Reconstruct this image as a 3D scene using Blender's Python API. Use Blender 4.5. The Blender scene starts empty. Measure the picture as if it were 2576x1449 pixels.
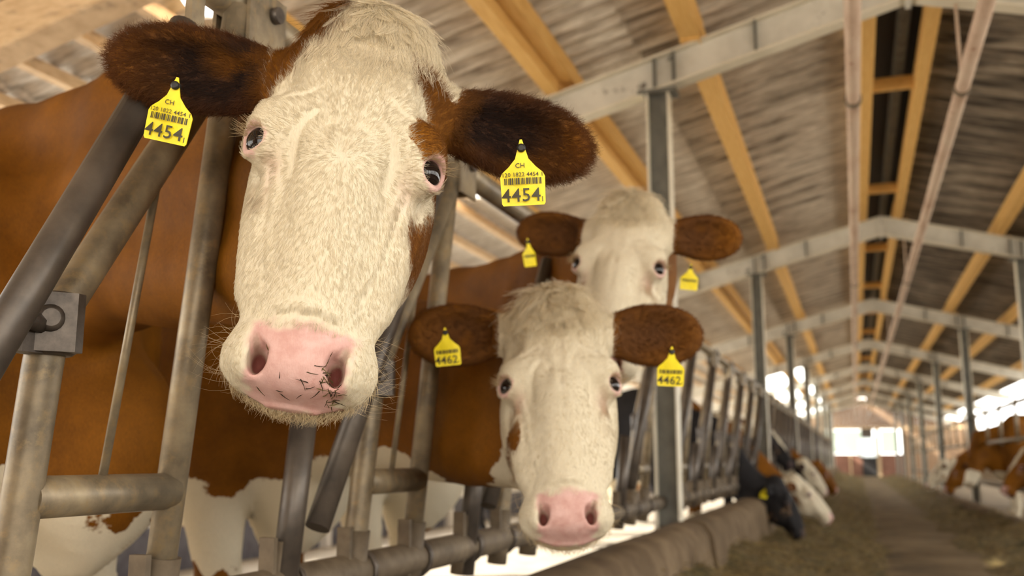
import bpy, bmesh, math, random
import numpy as np
from mathutils import Vector, Matrix
random.seed(7); rng = np.random.default_rng(7)
SC = bpy.context.scene
COL = SC.collection
PI = math.pi

# ------------------------------------------------------------------ camera, sky, sun, exposure
PITCH, YAW = 0.170333, 0.328625
CAM_Z = 0.80
F_PX, W_PX, H_PX = 2500.0, 2576, 1449
cam = bpy.data.cameras.new('camera'); cam.sensor_width = 36.0
cam.lens = 36.0 * F_PX / W_PX; cam.clip_start = 0.02; cam.clip_end = 400
cam.dof.use_dof = True; cam.dof.focus_distance = 1.15; cam.dof.aperture_fstop = 4.6
cam_ob = bpy.data.objects.new('camera', cam); COL.objects.link(cam_ob)
cam_ob.location = (0, 0, CAM_Z); cam_ob.rotation_euler = (PI/2 + PITCH, 0, YAW)
SC.camera = cam_ob

world = bpy.data.worlds.new('world'); SC.world = world; world.use_nodes = True
wn = world.node_tree.nodes; wl = world.node_tree.links
bg = wn['Background']
bg.inputs[0].default_value = (1.0, 0.965, 0.90, 1); bg.inputs[1].default_value = 2.9

sun = bpy.data.lights.new('sun', 'SUN'); sun.energy = 9.0; sun.angle = 0.02; sun.color = (1.0, 0.93, 0.80)
sun_ob = bpy.data.objects.new('sun', sun); COL.objects.link(sun_ob)
sun_ob.rotation_euler = (0, math.radians(-56), math.radians(28))

# added soft fill light, standing inside the barn behind and right of the camera
fill_l = bpy.data.lights.new('added_fill_light', 'AREA'); fill_l.shape = 'RECTANGLE'
fill_l.size = 5.0; fill_l.size_y = 3.0; fill_l.energy = 76.0; fill_l.color = (1.0, 0.93, 0.80)
fill_ob = bpy.data.objects.new('added_fill_light', fill_l); COL.objects.link(fill_ob)
fill_ob.location = (3.0, -2.6, 1.9); 
fill_ob.rotation_euler = Vector((-3.5, 4.0, -0.8)).to_track_quat('-Z', 'Y').to_euler()

vs = SC.view_settings
SC.display_settings.display_device = 'sRGB'
vs.view_transform = 'Standard'; vs.look = 'None'; vs.gamma = 1.0; vs.use_curve_mapping = False
vs.exposure = 1.0
try:
    SC.cycles.max_bounces = 8; SC.cycles.diffuse_bounces = 5; SC.cycles.caustics_reflective = False; SC.cycles.caustics_refractive = False
    SC.cycles.sample_clamp_indirect = 6.0
except Exception: pass

# ------------------------------------------------------------------ pixel -> ray helpers (to take real positions from the photograph)
CAM = np.array([0, 0, CAM_Z])
FWD = np.array([-math.sin(YAW)*math.cos(PITCH), math.cos(YAW)*math.cos(PITCH), math.sin(PITCH)])
RGT = np.array([math.cos(YAW), math.sin(YAW), 0.0]); UPV = np.cross(RGT, FWD)
def ray(x, y): return FWD + RGT*(x - W_PX/2)/F_PX + UPV*(H_PX/2 - y)/F_PX
def at_depth(x, y, d): return CAM + ray(x, y)*d
def at_plane(x, y, q, n):
    r = ray(x, y); q = np.asarray(q, float); n = np.asarray(n, float)
    return CAM + r*(((q - CAM) @ n)/(r @ n))

# ------------------------------------------------------------------ materials
def nmat(name):
    m = bpy.data.materials.new(name); m.use_nodes = True
    nt = m.node_tree; return m, nt, nt.nodes['Principled BSDF']
def ramp(nt, stops):
    r = nt.nodes.new('ShaderNodeValToRGB'); e = r.color_ramp.elements
    while len(e) < len(stops): e.new(0.5)
    for i, (p, c) in enumerate(stops):
        e[i].position = p; e[i].color = (*c, 1) if len(c) == 3 else c
    return r
def coords(nt, scale=(1, 1, 1), kind='Object'):
    t = nt.nodes.new('ShaderNodeTexCoord'); m = nt.nodes.new('ShaderNodeMapping')
    m.inputs['Scale'].default_value = scale
    nt.links.new(t.outputs[kind], m.inputs['Vector']); return m.outputs['Vector']
def noise(nt, vec, scale, detail=6, rough=0.6, dist=0.0):
    n = nt.nodes.new('ShaderNodeTexNoise'); n.inputs['Scale'].default_value = scale
    n.inputs['Detail'].default_value = detail; n.inputs['Roughness'].default_value = rough
    n.inputs['Distortion'].default_value = dist
    if vec is not None: nt.links.new(vec, n.inputs['Vector'])
    return n.outputs['Fac']
def mix(nt, fac, a, b, mode='MIX'):
    m = nt.nodes.new('ShaderNodeMix'); m.data_type = 'RGBA'; m.blend_type = mode
    for s, v in ((0, fac), (6, a), (7, b)):
        if hasattr(v, 'is_output'): nt.links.new(v, m.inputs[s])
        else: m.inputs[s].default_value = v if s == 0 else (*v, 1)
    return m.outputs[2]
def bump(nt, bsdf, h, strength=0.3, dist=0.01):
    b = nt.nodes.new('ShaderNodeBump'); b.inputs['Strength'].default_value = strength; b.inputs['Distance'].default_value = dist
    nt.links.new(h, b.inputs['Height']); nt.links.new(b.outputs['Normal'], bsdf.inputs['Normal'])
def noisy(name, stops, scale=8, stretch=(1, 1, 1), rough=0.7, metal=0.0, bmp=0.2, bdist=0.004, kind='Object', detail=7, second=None, spec=0.4):
    m, nt, b = nmat(name); v = coords(nt, stretch, kind)
    n = noise(nt, v, scale, detail)
    r = ramp(nt, stops); nt.links.new(n, r.inputs[0]); c = r.outputs[0]
    if second:
        col, sc, lo, hi = second
        n2 = noise(nt, v, sc, 8, 0.65); r2 = ramp(nt, [(lo, (0, 0, 0)), (hi, (1, 1, 1))]); nt.links.new(n2, r2.inputs[0])
        c = mix(nt, r2.outputs[0], c, col)
    nt.links.new(c, b.inputs['Base Color']); b.inputs['Roughness'].default_value = rough; b.inputs['Metallic'].default_value = metal
    b.inputs['Specular IOR Level'].default_value = spec
    if bmp: bump(nt, b, n, bmp, bdist)
    return m
def plain(name, col, rough=0.6, metal=0.0, spec=0.4):
    m, nt, b = nmat(name); v = coords(nt); n = noise(nt, v, 30, 3)
    r = ramp(nt, [(0.3, tuple(c*0.86 for c in col)), (0.7, tuple(min(1, c*1.1) for c in col))]); nt.links.new(n, r.inputs[0])
    nt.links.new(r.outputs[0], b.inputs['Base Color']); b.inputs['Roughness'].default_value = rough; b.inputs['Metallic'].default_value = metal
    b.inputs['Specular IOR Level'].default_value = spec
    return m
M = {}
M['pipe'] = noisy('galvanised_weathered_pipe', [(0.25, (0.095, 0.075, 0.050)), (0.5, (0.225, 0.178, 0.115)), (0.75, (0.38, 0.305, 0.19))], 16, (1, 1, 1), 0.45, 0.32, 0.35, 0.002, second=((0.30, 0.215, 0.11), 42, 0.52, 0.72), spec=0.5)
M['pipe_dark'] = noisy('dark_greased_pipe', [(0.3, (0.052, 0.042, 0.034)), (0.7, (0.125, 0.100, 0.078))], 14, (1, 1, 1), 0.40, 0.3, 0.12, 0.001, second=((0.17, 0.13, 0.09), 40, 0.66, 0.8), spec=0.5)
M['pipe_old'] = noisy('dusty_old_pipe', [(0.25, (0.075, 0.055, 0.036)), (0.6, (0.17, 0.13, 0.085)), (0.85, (0.29, 0.23, 0.15))], 16, (1, 1, 1), 0.65, 0.2, 0.3, 0.002, second=((0.12, 0.08, 0.05), 30, 0.6, 0.75))
M['steel'] = noisy('grey_painted_steel', [(0.2, (0.48, 0.46, 0.40)), (0.6, (0.68, 0.66, 0.59)), (0.9, (0.76, 0.74, 0.66))], 5, (1, 1, 1), 0.55, 0.1, 0.1, 0.002, second=((0.10, 0.085, 0.07), 7, 0.62, 0.70))
M['steel_dark'] = noisy('dull_grey_steel', [(0.25, (0.085, 0.085, 0.075)), (0.75, (0.19, 0.185, 0.16))], 14, (1, 1, 0.6), 0.6, 0.15, 0.15, 0.002)
M['flange'] = noisy('cream_steel_edge', [(0.3, (0.62, 0.57, 0.45)), (0.7, (0.78, 0.73, 0.60))], 6, (1, 1, 1), 0.5, 0.0, 0.05)
M['wood'] = noisy('yellow_spruce_timber', [(0.25, (0.60, 0.33, 0.085)), (0.5, (0.74, 0.45, 0.14)), (0.8, (0.82, 0.55, 0.21))], 7, (9, 0.7, 9), 0.65, 0, 0.15, 0.002, second=((0.30, 0.13, 0.03), 3.0, 0.64, 0.74))
M['wood_pale'] = noisy('pale_weathered_timber', [(0.25, (0.46, 0.31, 0.17)), (0.55, (0.62, 0.45, 0.27)), (0.85, (0.72, 0.55, 0.36))], 6, (2, 2, 8), 0.7, 0, 0.15, 0.002, second=((0.34, 0.24, 0.15), 4, 0.55, 0.7))
M['rust_pipe'] = noisy('pale_pipe_with_rust', [(0.3, (0.40, 0.27, 0.19)), (0.5, (0.56, 0.42, 0.32)), (0.75, (0.62, 0.52, 0.40))], 3, (3, 1, 3), 0.5, 0.0, 0.1, 0.002, second=((0.26, 0.10, 0.04), 6, 0.58, 0.72))
M['concrete'] = noisy('stained_concrete', [(0.2, (0.06, 0.041, 0.024)), (0.5, (0.150, 0.107, 0.065)), (0.8, (0.27, 0.20, 0.125))], 3.5, (1, 1, 1), 0.85, 0, 0.4, 0.01, second=((0.09, 0.06, 0.04), 5, 0.55, 0.75), spec=0.08)
M['floor'] = noisy('feed_alley_concrete', [(0.2, (0.060, 0.042, 0.023)), (0.5, (0.150, 0.108, 0.062)), (0.8, (0.25, 0.185, 0.112))], 1.3, (1, 1, 1), 0.8, 0, 0.4, 0.01, second=((0.055, 0.045, 0.03), 1.7, 0.52, 0.68), spec=0.08)
M['dung'] = noisy('stable_floor', [(0.2, (0.26, 0.22, 0.17)), (0.6, (0.44, 0.39, 0.32)), (0.9, (0.58, 0.52, 0.44))], 4, (1, 1, 1), 0.8, 0, 0.3, 0.01)
M['yard'] = noisy('sunlit_yard', [(0.2, (0.50, 0.47, 0.42)), (0.8, (0.66, 0.62, 0.56))], 1.0, (1, 1, 1), 0.9, 0, 0.0)
M['hay'] = noisy('hay', [(0.2, (0.035, 0.024, 0.007)), (0.5, (0.125, 0.083, 0.026)), (0.85, (0.27, 0.19, 0.075))], 26, (1, 1, 1), 0.9, 0, 0.8, 0.03, second=((0.035, 0.04, 0.01), 6, 0.48, 0.7))
M['white_paint'] = noisy('white_paint', [(0.3, (0.68, 0.66, 0.62)), (0.7, (0.80, 0.78, 0.74))], 4, rough=0.6, bmp=0.05)
M['brick_red'] = noisy('red_brown_cladding', [(0.3, (0.16, 0.075, 0.05)), (0.7, (0.25, 0.12, 0.08))], 3, rough=0.8)
M['board'] = noisy('brown_gable_boards', [(0.3, (0.20, 0.12, 0.07)), (0.7, (0.33, 0.21, 0.12))], 4, (8, 1, 1), rough=0.8)
M['slate'] = noisy('grey_blue_boards', [(0.3, (0.075, 0.075, 0.095)), (0.7, (0.16, 0.16, 0.19))], 9, rough=0.8, bmp=0.1)
M['black'] = plain('black_rubber', (0.02, 0.018, 0.018), 0.55)
M['bolt'] = noisy('old_bolt_head', [(0.3, (0.055, 0.045, 0.038)), (0.7, (0.12, 0.098, 0.080))], 60, rough=0.45, metal=0.5, bmp=0.1)
M['tag_yellow'] = plain('yellow_ear_tag_plastic', (0.86, 0.70, 0.012), 0.42)
M['ink'] = plain('black_print', (0.045, 0.035, 0.012), 0.5)
# clear and translucent sheets
m, nt, b = nmat('translucent_sheet'); b.inputs['Base Color'].default_value = (0.85, 0.88, 0.86, 1); b.inputs['Roughness'].default_value = 0.4
tr = nt.nodes.new('ShaderNodeBsdfTranslucent'); tr.inputs[0].default_value = (0.9, 0.95, 0.97, 1)
mx = nt.nodes.new('ShaderNodeMixShader'); mx.inputs[0].default_value = 0.75
nt.links.new(b.outputs[0], mx.inputs[1]); nt.links.new(tr.outputs[0], mx.inputs[2]); nt.links.new(mx.outputs[0], nt.nodes['Material Output'].inputs[0])
M['rooflight'] = m
m2 = m.copy(); m2.name = 'dusty_window_sheet'; M['pane'] = m2
for n_ in m2.node_tree.nodes:
    if n_.type == 'BSDF_TRANSLUCENT': n_.inputs[0].default_value = (0.60, 0.66, 0.60, 1)
    if n_.type == 'BSDF_PRINCIPLED': n_.inputs['Base Color'].default_value = (0.5, 0.54, 0.5, 1)
# corrugated fibre cement: pale grey beige with dark streaky stains running down the sheets
def roof_mat(name, dark, mid, light, lo):
    m, nt, b = nmat(name); v = coords(nt, (0.36, 3.6, 1), 'Object')
    t = nt.nodes.new('ShaderNodeObjectInfo'); add = nt.nodes.new('ShaderNodeVectorMath'); add.operation = 'MULTIPLY_ADD'
    nt.links.new(t.outputs['Location'], add.inputs[0]); add.inputs[1].default_value = (0.7, 2.1, 3.3); nt.links.new(v, add.inputs[2])
    n1 = noise(nt, add.outputs[0], 2.6, 6, 0.62, 0.5); r = ramp(nt, [(lo, dark), (lo+0.17, mid), (lo+0.34, light)]); nt.links.new(n1, r.inputs[0])
    n2 = noise(nt, add.outputs[0], 14, 5, 0.7); r2 = ramp(nt, [(0.35, (0.55, 0.53, 0.5)), (0.65, (1.0, 1.0, 1.0))]); nt.links.new(n2, r2.inputs[0])
    c = mix(nt, 1.0, r.outputs[0], r2.outputs[0], 'MULTIPLY')
    nt.links.new(c, b.inputs['Base Color']); b.inputs['Roughness'].default_value = 0.62; b.inputs['Specular IOR Level'].default_value = 0.35
    bump(nt, b, n2, 0.15, 0.004); return m
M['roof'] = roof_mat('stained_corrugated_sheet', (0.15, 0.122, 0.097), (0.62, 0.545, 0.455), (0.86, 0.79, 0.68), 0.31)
M['roof_low'] = roof_mat('bounce_lit_corrugated_sheet', (0.26, 0.215, 0.17), (0.70, 0.625, 0.53), (0.88, 0.82, 0.72), 0.27)  # lighter copy of the stained sheet: bounced daylight painted into the lower left row
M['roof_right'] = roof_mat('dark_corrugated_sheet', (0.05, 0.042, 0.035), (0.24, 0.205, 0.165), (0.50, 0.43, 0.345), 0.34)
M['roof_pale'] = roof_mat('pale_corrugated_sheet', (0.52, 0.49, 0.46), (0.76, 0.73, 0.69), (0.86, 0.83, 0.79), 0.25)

# ------------------------------------------------------------------ mesh building
class MB:
    """collects boxes, tubes and sheets; build() links them as one mesh object"""
    def __init__(s): s.v = []; s.f = []; s.sm = []
    def add(s, verts, faces, smooth=False):
        o = len(s.v); s.v += [tuple(map(float, p)) for p in verts]; s.f += [tuple(i+o for i in f) for f in faces]; s.sm += [smooth]*len(faces); return s
    def box(s, c, size, R=None, ch=0.0):
        hx, hy, hz = (k/2 for k in size); c = np.asarray(c, float)
        if ch <= 0:
            P = np.array([(sx*hx, sy*hy, sz*hz) for sz in (-1, 1) for sy in (-1, 1) for sx in (-1, 1)])
            Fs = [(0, 2, 3, 1), (4, 5, 7, 6), (0, 1, 5, 4), (2, 6, 7, 3), (0, 4, 6, 2), (1, 3, 7, 5)]
        else:
            ring = [(hx-ch, -hy), (hx, -hy+ch), (hx, hy-ch), (hx-ch, hy), (-hx+ch, hy), (-hx, hy-ch), (-hx, -hy+ch), (-hx+ch, -hy)]
            P = np.array([(x, y, z) for z in (-hz, hz) for x, y in ring])
            Fs = [tuple(range(7, -1, -1)), tuple(range(8, 16))] + [(i, (i+1) % 8, 8+(i+1) % 8, 8+i) for i in range(8)]
        if R is not None: P = P @ np.asarray(R, float).T
        return s.add(P + c, Fs)
    def bar(s, a, b, w, h, up=(0, 0, 1), ch=0.0):
        a = np.asarray(a, float); b = np.asarray(b, float); d = b - a; L = np.linalg.norm(d); d /= L
        u = np.asarray(up, float); x = np.cross(u, d); x /= np.linalg.norm(x); y = np.cross(d, x)
        return s.box((a+b)/2, (w, h, L), np.stack([x, y, d], 1), ch)
    def tube(s, pts, r, n=14, cap=True, smooth=True):
        pts = [np.asarray(p, float) for p in pts]; k = len(pts); rr = [r]*k if np.isscalar(r) else r
        T = []
        for i in range(k):
            t = pts[min(i+1, k-1)] - pts[max(i-1, 0)]; T.append(t/np.linalg.norm(t))
        ref = np.array([0.31, 0.87, 0.12]) if abs(T[0] @ np.array([0.31, 0.87, 0.12])) < 0.85 else np.array([1., 0, 0])
        nrm = np.cross(T[0], ref); nrm /= np.linalg.norm(nrm); V = []
        for i in range(k):
            nrm = nrm - T[i]*(nrm @ T[i]); nrm /= np.linalg.norm(nrm); bn = np.cross(T[i], nrm)
            for j in range(n):
                a = 2*PI*j/n; V.append(pts[i] + rr[i]*(math.cos(a)*nrm + math.sin(a)*bn))
        Fq = [(i*n+j, i*n+(j+1) % n, (i+1)*n+(j+1) % n, (i+1)*n+j) for i in range(k-1) for j in range(n)]
        s.add(V, Fq, smooth)
        if cap:
            o = len(s.v) - k*n
            s.f += [tuple(o+j for j in range(n-1, -1, -1)), tuple(o+(k-1)*n+j for j in range(n))]; s.sm += [False, False]
        return s
    def build(s, name, mat, parent=None, loc=None):
        me = bpy.data.meshes.new(name); me.from_pydata(s.v, [], s.f); me.polygons.foreach_set('use_smooth', s.sm)
        me.materials.append(mat); me.update()
        o = bpy.data.objects.new(name, me); COL.objects.link(o)
        if parent is not None: o.parent = parent
        if loc is not None: o.location = loc
        return o
def tag(o, label=None, cat=None, group=None, kind=None):
    if label: o['label'] = label
    if cat: o['category'] = cat
    if group: o['group'] = group
    if kind: o['kind'] = kind
    return o
def empty(name, loc=(0, 0, 0), rz=0.0, label=None, cat=None, group=None, kind=None):
    o = bpy.data.objects.new(name, None); COL.objects.link(o); o.empty_display_size = 0.1
    o.location = loc; o.rotation_euler = (0, 0, rz); return tag(o, label, cat, group, kind)
def copy_tree(o, parent=None):
    c = o.copy(); COL.objects.link(c)
    if parent is not None: c.parent = parent
    for ch in list(o.children): copy_tree(ch, c)
    return c
def copy_part(o, parent, loc=None):
    c = o.copy(); COL.objects.link(c); c.parent = parent
    if loc is not None: c.location = loc
    return c
def bend(a, b, c, r=0.06, n=6):
    """polyline a-b-c with the corner at b rounded"""
    a, b, c = (np.asarray(p, float) for p in (a, b, c)); u = (a-b)/np.linalg.norm(a-b); w = (c-b)/np.linalg.norm(c-b)
    p0, p2 = b+u*r, b+w*r
    return [a] + [(1-t)**2*p0 + 2*t*(1-t)*b + t*t*p2 for t in np.linspace(0, 1, n)] + [c]
# ------------------------------------------------------------------ the barn: floors, walls, frames, roof
RX, RZ, SL = 0.40, 3.43, 0.26                       # ridge line and slope of the purlin plane
def rz_(x, off=0.0): return RZ - SL*abs(x - RX) + off
FRAMES = [-6.6, -0.6] + [5.4 + 6.0*k for k in range(8)]
END_Y = 50.0
def quad_sheet(name, x0, x1, y0, y1, z, mat, nx=1, ny=1, zf=None, kind='structure'):
    mb = MB(); xs = np.linspace(x0, x1, nx+1); ys = np.linspace(y0, y1, ny+1)
    V = [(x, y, z + (zf(x, y) if zf else 0)) for y in ys for x in xs]
    mb.add(V, [(j*(nx+1)+i, j*(nx+1)+i+1, (j+1)*(nx+1)+i+1, (j+1)*(nx+1)+i) for j in range(ny) for i in range(nx)], bool(zf))
    o = mb.build(name, mat); o['kind'] = kind; return o
quad_sheet('floor', -0.78, 1.58, -4, END_Y, 0.0, M['floor'])
def slab(name, x0, x1, y0, y1, z0, z1, mat):
    o = MB().box(((x0+x1)/2, (y0+y1)/2, (z0+z1)/2), (x1-x0, y1-y0, z1-z0)).build(name, mat); o['kind'] = 'structure'; return o
slab('floor_left_stalls', -4.7, -1.02, -4, END_Y, -0.2, -0.003, M['dung'])
slab('floor_right_stalls', 1.82, 5.0, -4, END_Y, -0.2, -0.003, M['floor'])
quad_sheet('ground', -60, 60, -50, 90, -0.25, M['yard'])

# concrete kerb walls between the feed alley and the stalls, one length per bay
def kerb(x0, x1, face, y0, y1, h):
    prof = [(x0, -0.1), (x0, h-0.05), (x0+0.03, h-0.012), (x0+0.07, h), (x1-0.09, h), (x1-0.04, h-0.02), (x1-0.008, h-0.07), (x1, h-0.12), (x1+0.03, 0.1), (x1+0.04, -0.1)]
    if face < 0: prof = [(x0+x1-p, z) for p, z in prof]
    n = len(prof); ys = np.linspace(y0, y1, 9); V = []
    for y in ys:
        for p, z in prof: V.append((p + rng.normal(0, 0.003), y, z + rng.normal(0, 0.003)))
    mb = MB(); mb.add(V, [(i*n+j, i*n+j+1, (i+1)*n+j+1, (i+1)*n+j) for i in range(8) for j in range(n-1)], True)
    mb.add(V[:n], [tuple(range(n))]); mb.add(V[-n:], [tuple(range(n-1, -1, -1))])
    o = mb.build('kerb', M['concrete']); o['kind'] = 'structure'; return o
for k in range(8):
    y0 = -0.55 + 6*k
    kerb(-0.97, -0.74, 1, y0+0.06, y0+5.94, 0.475)
    if k > 0: kerb(1.52, 1.75, -1, y0+0.06, y0+5.94, 0.16)

# end wall with its door and windows
ew = empty('wall_end', (0.35, END_Y, 0), kind='structure')
def ebox(name, x0, x1, z0, z1, mat, y=0.0, t=0.10): return MB().box(((x0+x1)/2, y, (z0+z1)/2), (x1-x0, t, z1-z0)).build(name, mat, ew)
for i in range(38): ebox('gable_board', -4.7+i*0.245, -4.46+i*0.245, 2.28 if abs(-4.58+i*.245) < 4.6 else 1.5, 3.62 - SL*abs(-4.58+i*0.245+.35-.40), M['board'], rng.uniform(-0.01, 0.01), 0.03)
ebox('lintel', -5, 5, 2.16, 2.28, M['wood_pale'], -0.02, 0.12)
ebox('cladding', -1.75, -0.62, -0.6, 1.02, M['brick_red'], 0, 0.08); ebox('cladding', -0.55, -0.05, -0.6, 1.02, M['brick_red'], 0, 0.08)
ebox('cladding', 0.75, 1.7, -0.6, 1.02, M['brick_red'], 0, 0.08)
ebox('door_post', -0.62, -0.55, -0.6, 1.02, M['wood_pale'], -0.04); ebox('door_post', 0.55, 0.75, -0.6, 2.2, M['wood_pale'], -0.04)
for x0, x1 in ((-1.7, -1.02), (-0.98, -0.06), (0.8, 1.55)): ebox('window_pane', x0, x1, 1.06, 2.12, M['pane'], 0, 0.02)
for x0, x1 in ((-5, -1.75), (1.7, 5)): ebox('cladding', x0, x1, -0.6, 2.2, M['board'], 0, 0.08)
dk = empty('door_1', (0.35, END_Y-0.1, 0), kind='structure')
MB().box((0.26, 0, 0.05), (0.66, 0.05, 1.7), ch=0.0).build('door_leaf', M['black'], dk)
MB().box((0.20, 0, 1.98), (0.52, 0.05, 0.45)).build('door_top_panel', M['pipe_dark'], dk)
MB().box((0.20, -0.05, 1.34), (0.86, 0.02, 0.86), ch=0.0).build('window_pane', M['rooflight'], dk)
MB().box((0.20, -0.05, 0.88), (0.9, 0.05, 0.05)).build('door_rail', M['steel_dark'], dk)

# unseen wall behind the camera, added to cut frontal daylight, with a gap
fwl = empty('wall_front_blocker', (0, -4.0, 0), kind='structure')
for x0, x1 in ((-5.0, -1.3), (1.9, 4.05)): MB().box(((x0+x1)/2, 0, 1.3), (x1-x0, 0.1, 2.6)).build('cladding', M['board'], fwl)
MB().box((-0.4, 0, 3.1), (9.2, 0.1, 1.0)).build('cladding', M['board'], fwl)

# low white rail along the open left side and a curtain rail, and the right side's wall
lw = empty('wall_left', (-4.75, 0, 0), kind='structure')
MB().box((0, 22, 0.10), (0.06, 56, 0.44)).build('low_board', M['slate'], lw)
for z in (0.37, 0.80): MB().box((0, 22, z), (0.07, 56, 0.09)).build('rail_board', M['white_paint'], lw)
for y in np.arange(-3.5, 50, 1.5): MB().box((0, y + 0.5, 0.585), (0.03, 0.95, 0.33)).build('infill_panel', M['slate'], lw)
for y in np.arange(-3.6, 50, 3.0): MB().box((0.04, y, 0.9), (0.11, 0.11, 2.3)).build('wall_post', M['white_paint'], lw)
rw = empty('wall_right', (5.0, 0, 0), kind='structure')
MB().box((0, 23, 0.45), (0.14, 54, 1.3)).build('low_wall', M['concrete'], rw)
for y in np.arange(-3.6, 50, 3.0): MB().box((0, y, 1.4), (0.10, 0.12, 0.7)).build('wall_post', M['steel_dark'], rw)
MB().box((-0.07, 23, 1.62), (0.04, 54, 0.05)).build('wall_rail', M['steel_dark'], rw)

# steel frames: two rafters with flanges, stiffeners and two columns each
def ibeam(mbw, mbf, a, b, side, web_t, h, fl_w, fl_t, up):
    a = np.asarray(a, float); b = np.asarray(b, float); d = (b-a)/np.linalg.norm(b-a); u = np.asarray(up, float)
    u = u - d*(u @ d); u /= np.linalg.norm(u)
    mbw.bar(a, b, web_t, h-2*fl_t, u)
    for s in (-1, 1): mbf.bar(a + u*s*(h/2-fl_t/2), b + u*s*(h/2-fl_t/2), fl_w, fl_t, u)
protos = {}
XL, XR = -5.0, 4.0
def roof_frame(y):
    e = empty('roof_frame', (0, y, 0), kind='structure')
    if 'w' not in protos:
        h = 0.20
        for nm, xa, xb in (('l', RX, XL), ('r', RX, XR)):
            w, f = MB(), MB()
            ibeam(w, f, (xa, 0, rz_(xa)-h/2-0.005), (xb, 0, rz_(xb)-h/2-0.005), 1, 0.012, h, 0.11, 0.012, (0, 0, 1))
            protos['w'+nm] = w.build('rafter', M['steel'], e)
            protos['f'+nm] = f.build('flange', M['flange'], e)
        for x in (-1.62, -0.97, -0.86, -0.40, 0.40, 1.2, 1.66, 1.77, 2.4):
            st = MB().box((x, 0, rz_(x)-h/2-0.005), (0.014, 0.10, h-0.02)).build('stiffener_plate', M['steel_dark'], e); protos.setdefault('st', []).append(st)
        for x in (-0.955, 1.755):
            w, f = MB(), MB(); top = rz_(x)-h-0.01
            ibeam(w, f, (x, 0, -0.1), (x, 0, top), 1, 0.012, 0.13, 0.10, 0.010, (1, 0, 0))
            c = w.build('column', M['steel_dark'], e); fl = f.build('column_flange', M['flange'], c)
            protos.setdefault('c', []).append(c)
            b_ = MB(); b_.box((x, 0, top-0.01), (0.22, 0.14, 0.02)); protos.setdefault('st', []).append(b_.build('head_plate', M['steel_dark'], e))
        w = MB(); w.box((RX, 0, RZ-h/2-0.02), (0.03, 0.13, h+0.02)); protos['st'].append(w.build('ridge_plate', M['steel'], e))
    else:
        for k in ('wl', 'fl', 'wr', 'fr'): copy_part(protos[k], e)
        for o in protos['st']: copy_part(o, e)
        for o in protos['c']: copy_tree(o, e)
for y in FRAMES: roof_frame(y)

# purlins, ridge timbers, battens: one timber per bay
roof = empty('roof', (0, 0, 0), kind='structure')
pur = {}
def purlin(x, w, h, mat, name='purlin', lift=0.0, y0=-6.6, y1=47.0, lap=0.16):
    y = y0
    while y < y1 - 0.1:
        key = (w, h, mat)
        if key not in pur: pur[key] = MB().box((0, 3.0, h/2), (w, 6.0+lap, h), ch=0.006).build(name, M[mat], roof); o = pur[key]
        else: o = copy_part(pur[key], roof); o.name = name
        o.location = (x + rng.uniform(-0.012, 0.012), y, rz_(x) + lift + rng.uniform(0, 0.012)); y += 6.0
purlin(-0.765, 0.115, 0.15, 'wood'); purlin(1.57, 0.10, 0.15, 'wood'); purlin(2.40, 0.10, 0.15, 'wood'); purlin(3.4, 0.10, 0.15, 'wood')
purlin(-1.575, 0.085, 0.15, 'wood'); purlin(-1.485, 0.075, 0.11, 'wood', lift=0.04)
purlin(-2.44, 0.09, 0.15, 'wood'); purlin(0.225, 0.075, 0.17, 'wood'); purlin(0.585, 0.075, 0.17, 'wood')
for x in (-2.80, -3.12, -3.44, -3.76, -4.3): purlin(x, 0.055, 0.06, 'wood_pale', 'batten', lift=0.09)
# heavy timber rafter over the left stalls near the camera and small blocks on the purlins at the frames
for y in (2.92, -3.1): MB().bar((-2.5, y, rz_(-2.5)-0.02), (-4.8, y, rz_(-4.8)-0.02), 0.15, 0.20, (0, 0, 1), 0.008).build('timber_rafter', M['wood_pale'], roof)
blk = MB().box((0, 0, 0), (0.14, 0.20, 0.10), ch=0.006).build('purlin_block', M['wood'], roof)
first = True
for y in FRAMES[2:]:
    for x in (-0.70, 0.62, 1.63):
        o = blk if first else copy_part(blk, roof); first = False
        o.location = (x, y + 0.22, rz_(x) - 0.012)
# dark ventilation ridge: boards, cross pieces
MB().box((0.405, 20, RZ+0.30), (0.52, 56, 0.03)).build('ridge_board', M['black'], roof)
for s in (-1, 1): MB().box((0.405 + s*0.245, 20, RZ+0.225), (0.03, 56, 0.16)).build('ridge_side_board', M['black'], roof)
MB().tube([(0.45, -6, RZ+0.2), (0.45, 48, RZ+0.2)], 0.045, 10).build('ridge_pipe', M['steel_dark'], roof)
for y in np.arange(-1.6, 47, 3.0): MB().box((0.405, y, RZ+0.06), (0.30, 0.05, 0.09)).build('ridge_spacer', M['wood'], roof)

# corrugated sheets, each its own part down to Y = 26, the far ones joined
PITCHW, AMP = 0.15, 0.027
def sheet_geo(dx, width, per=8, amp=AMP):
    n = int(round(width/PITCHW*per)); ys = np.linspace(0, width, n+1); V = []
    for y in ys:
        z = amp*math.cos(2*PI*y/PITCHW)
        V += [(0, y, z), (dx, y, z - SL*abs(dx))]
    return V, [(2*i, 2*i+1, 2*i+3, 2*i+2) for i in range(n)]
shp = {}
def sheet(x0, x1, y, mat, lift, name='roof_sheet', width=1.05):
    key = (round(x1-x0, 3), mat)
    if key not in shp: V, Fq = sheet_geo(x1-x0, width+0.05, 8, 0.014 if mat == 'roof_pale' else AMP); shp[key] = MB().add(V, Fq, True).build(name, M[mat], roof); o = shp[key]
    else: o = copy_part(shp[key], roof)
    o.location = (x0, y, rz_(x0) + 0.175 + lift); return o
rows_l = [(0.17, -1.22, 'roof', 0.010), (-1.10, -2.50, 'roof_low', 0.0), (-2.72, -3.80, 'roof_pale', 0.010), (-3.70, -4.95, 'roof_pale', 0.0)]
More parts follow.
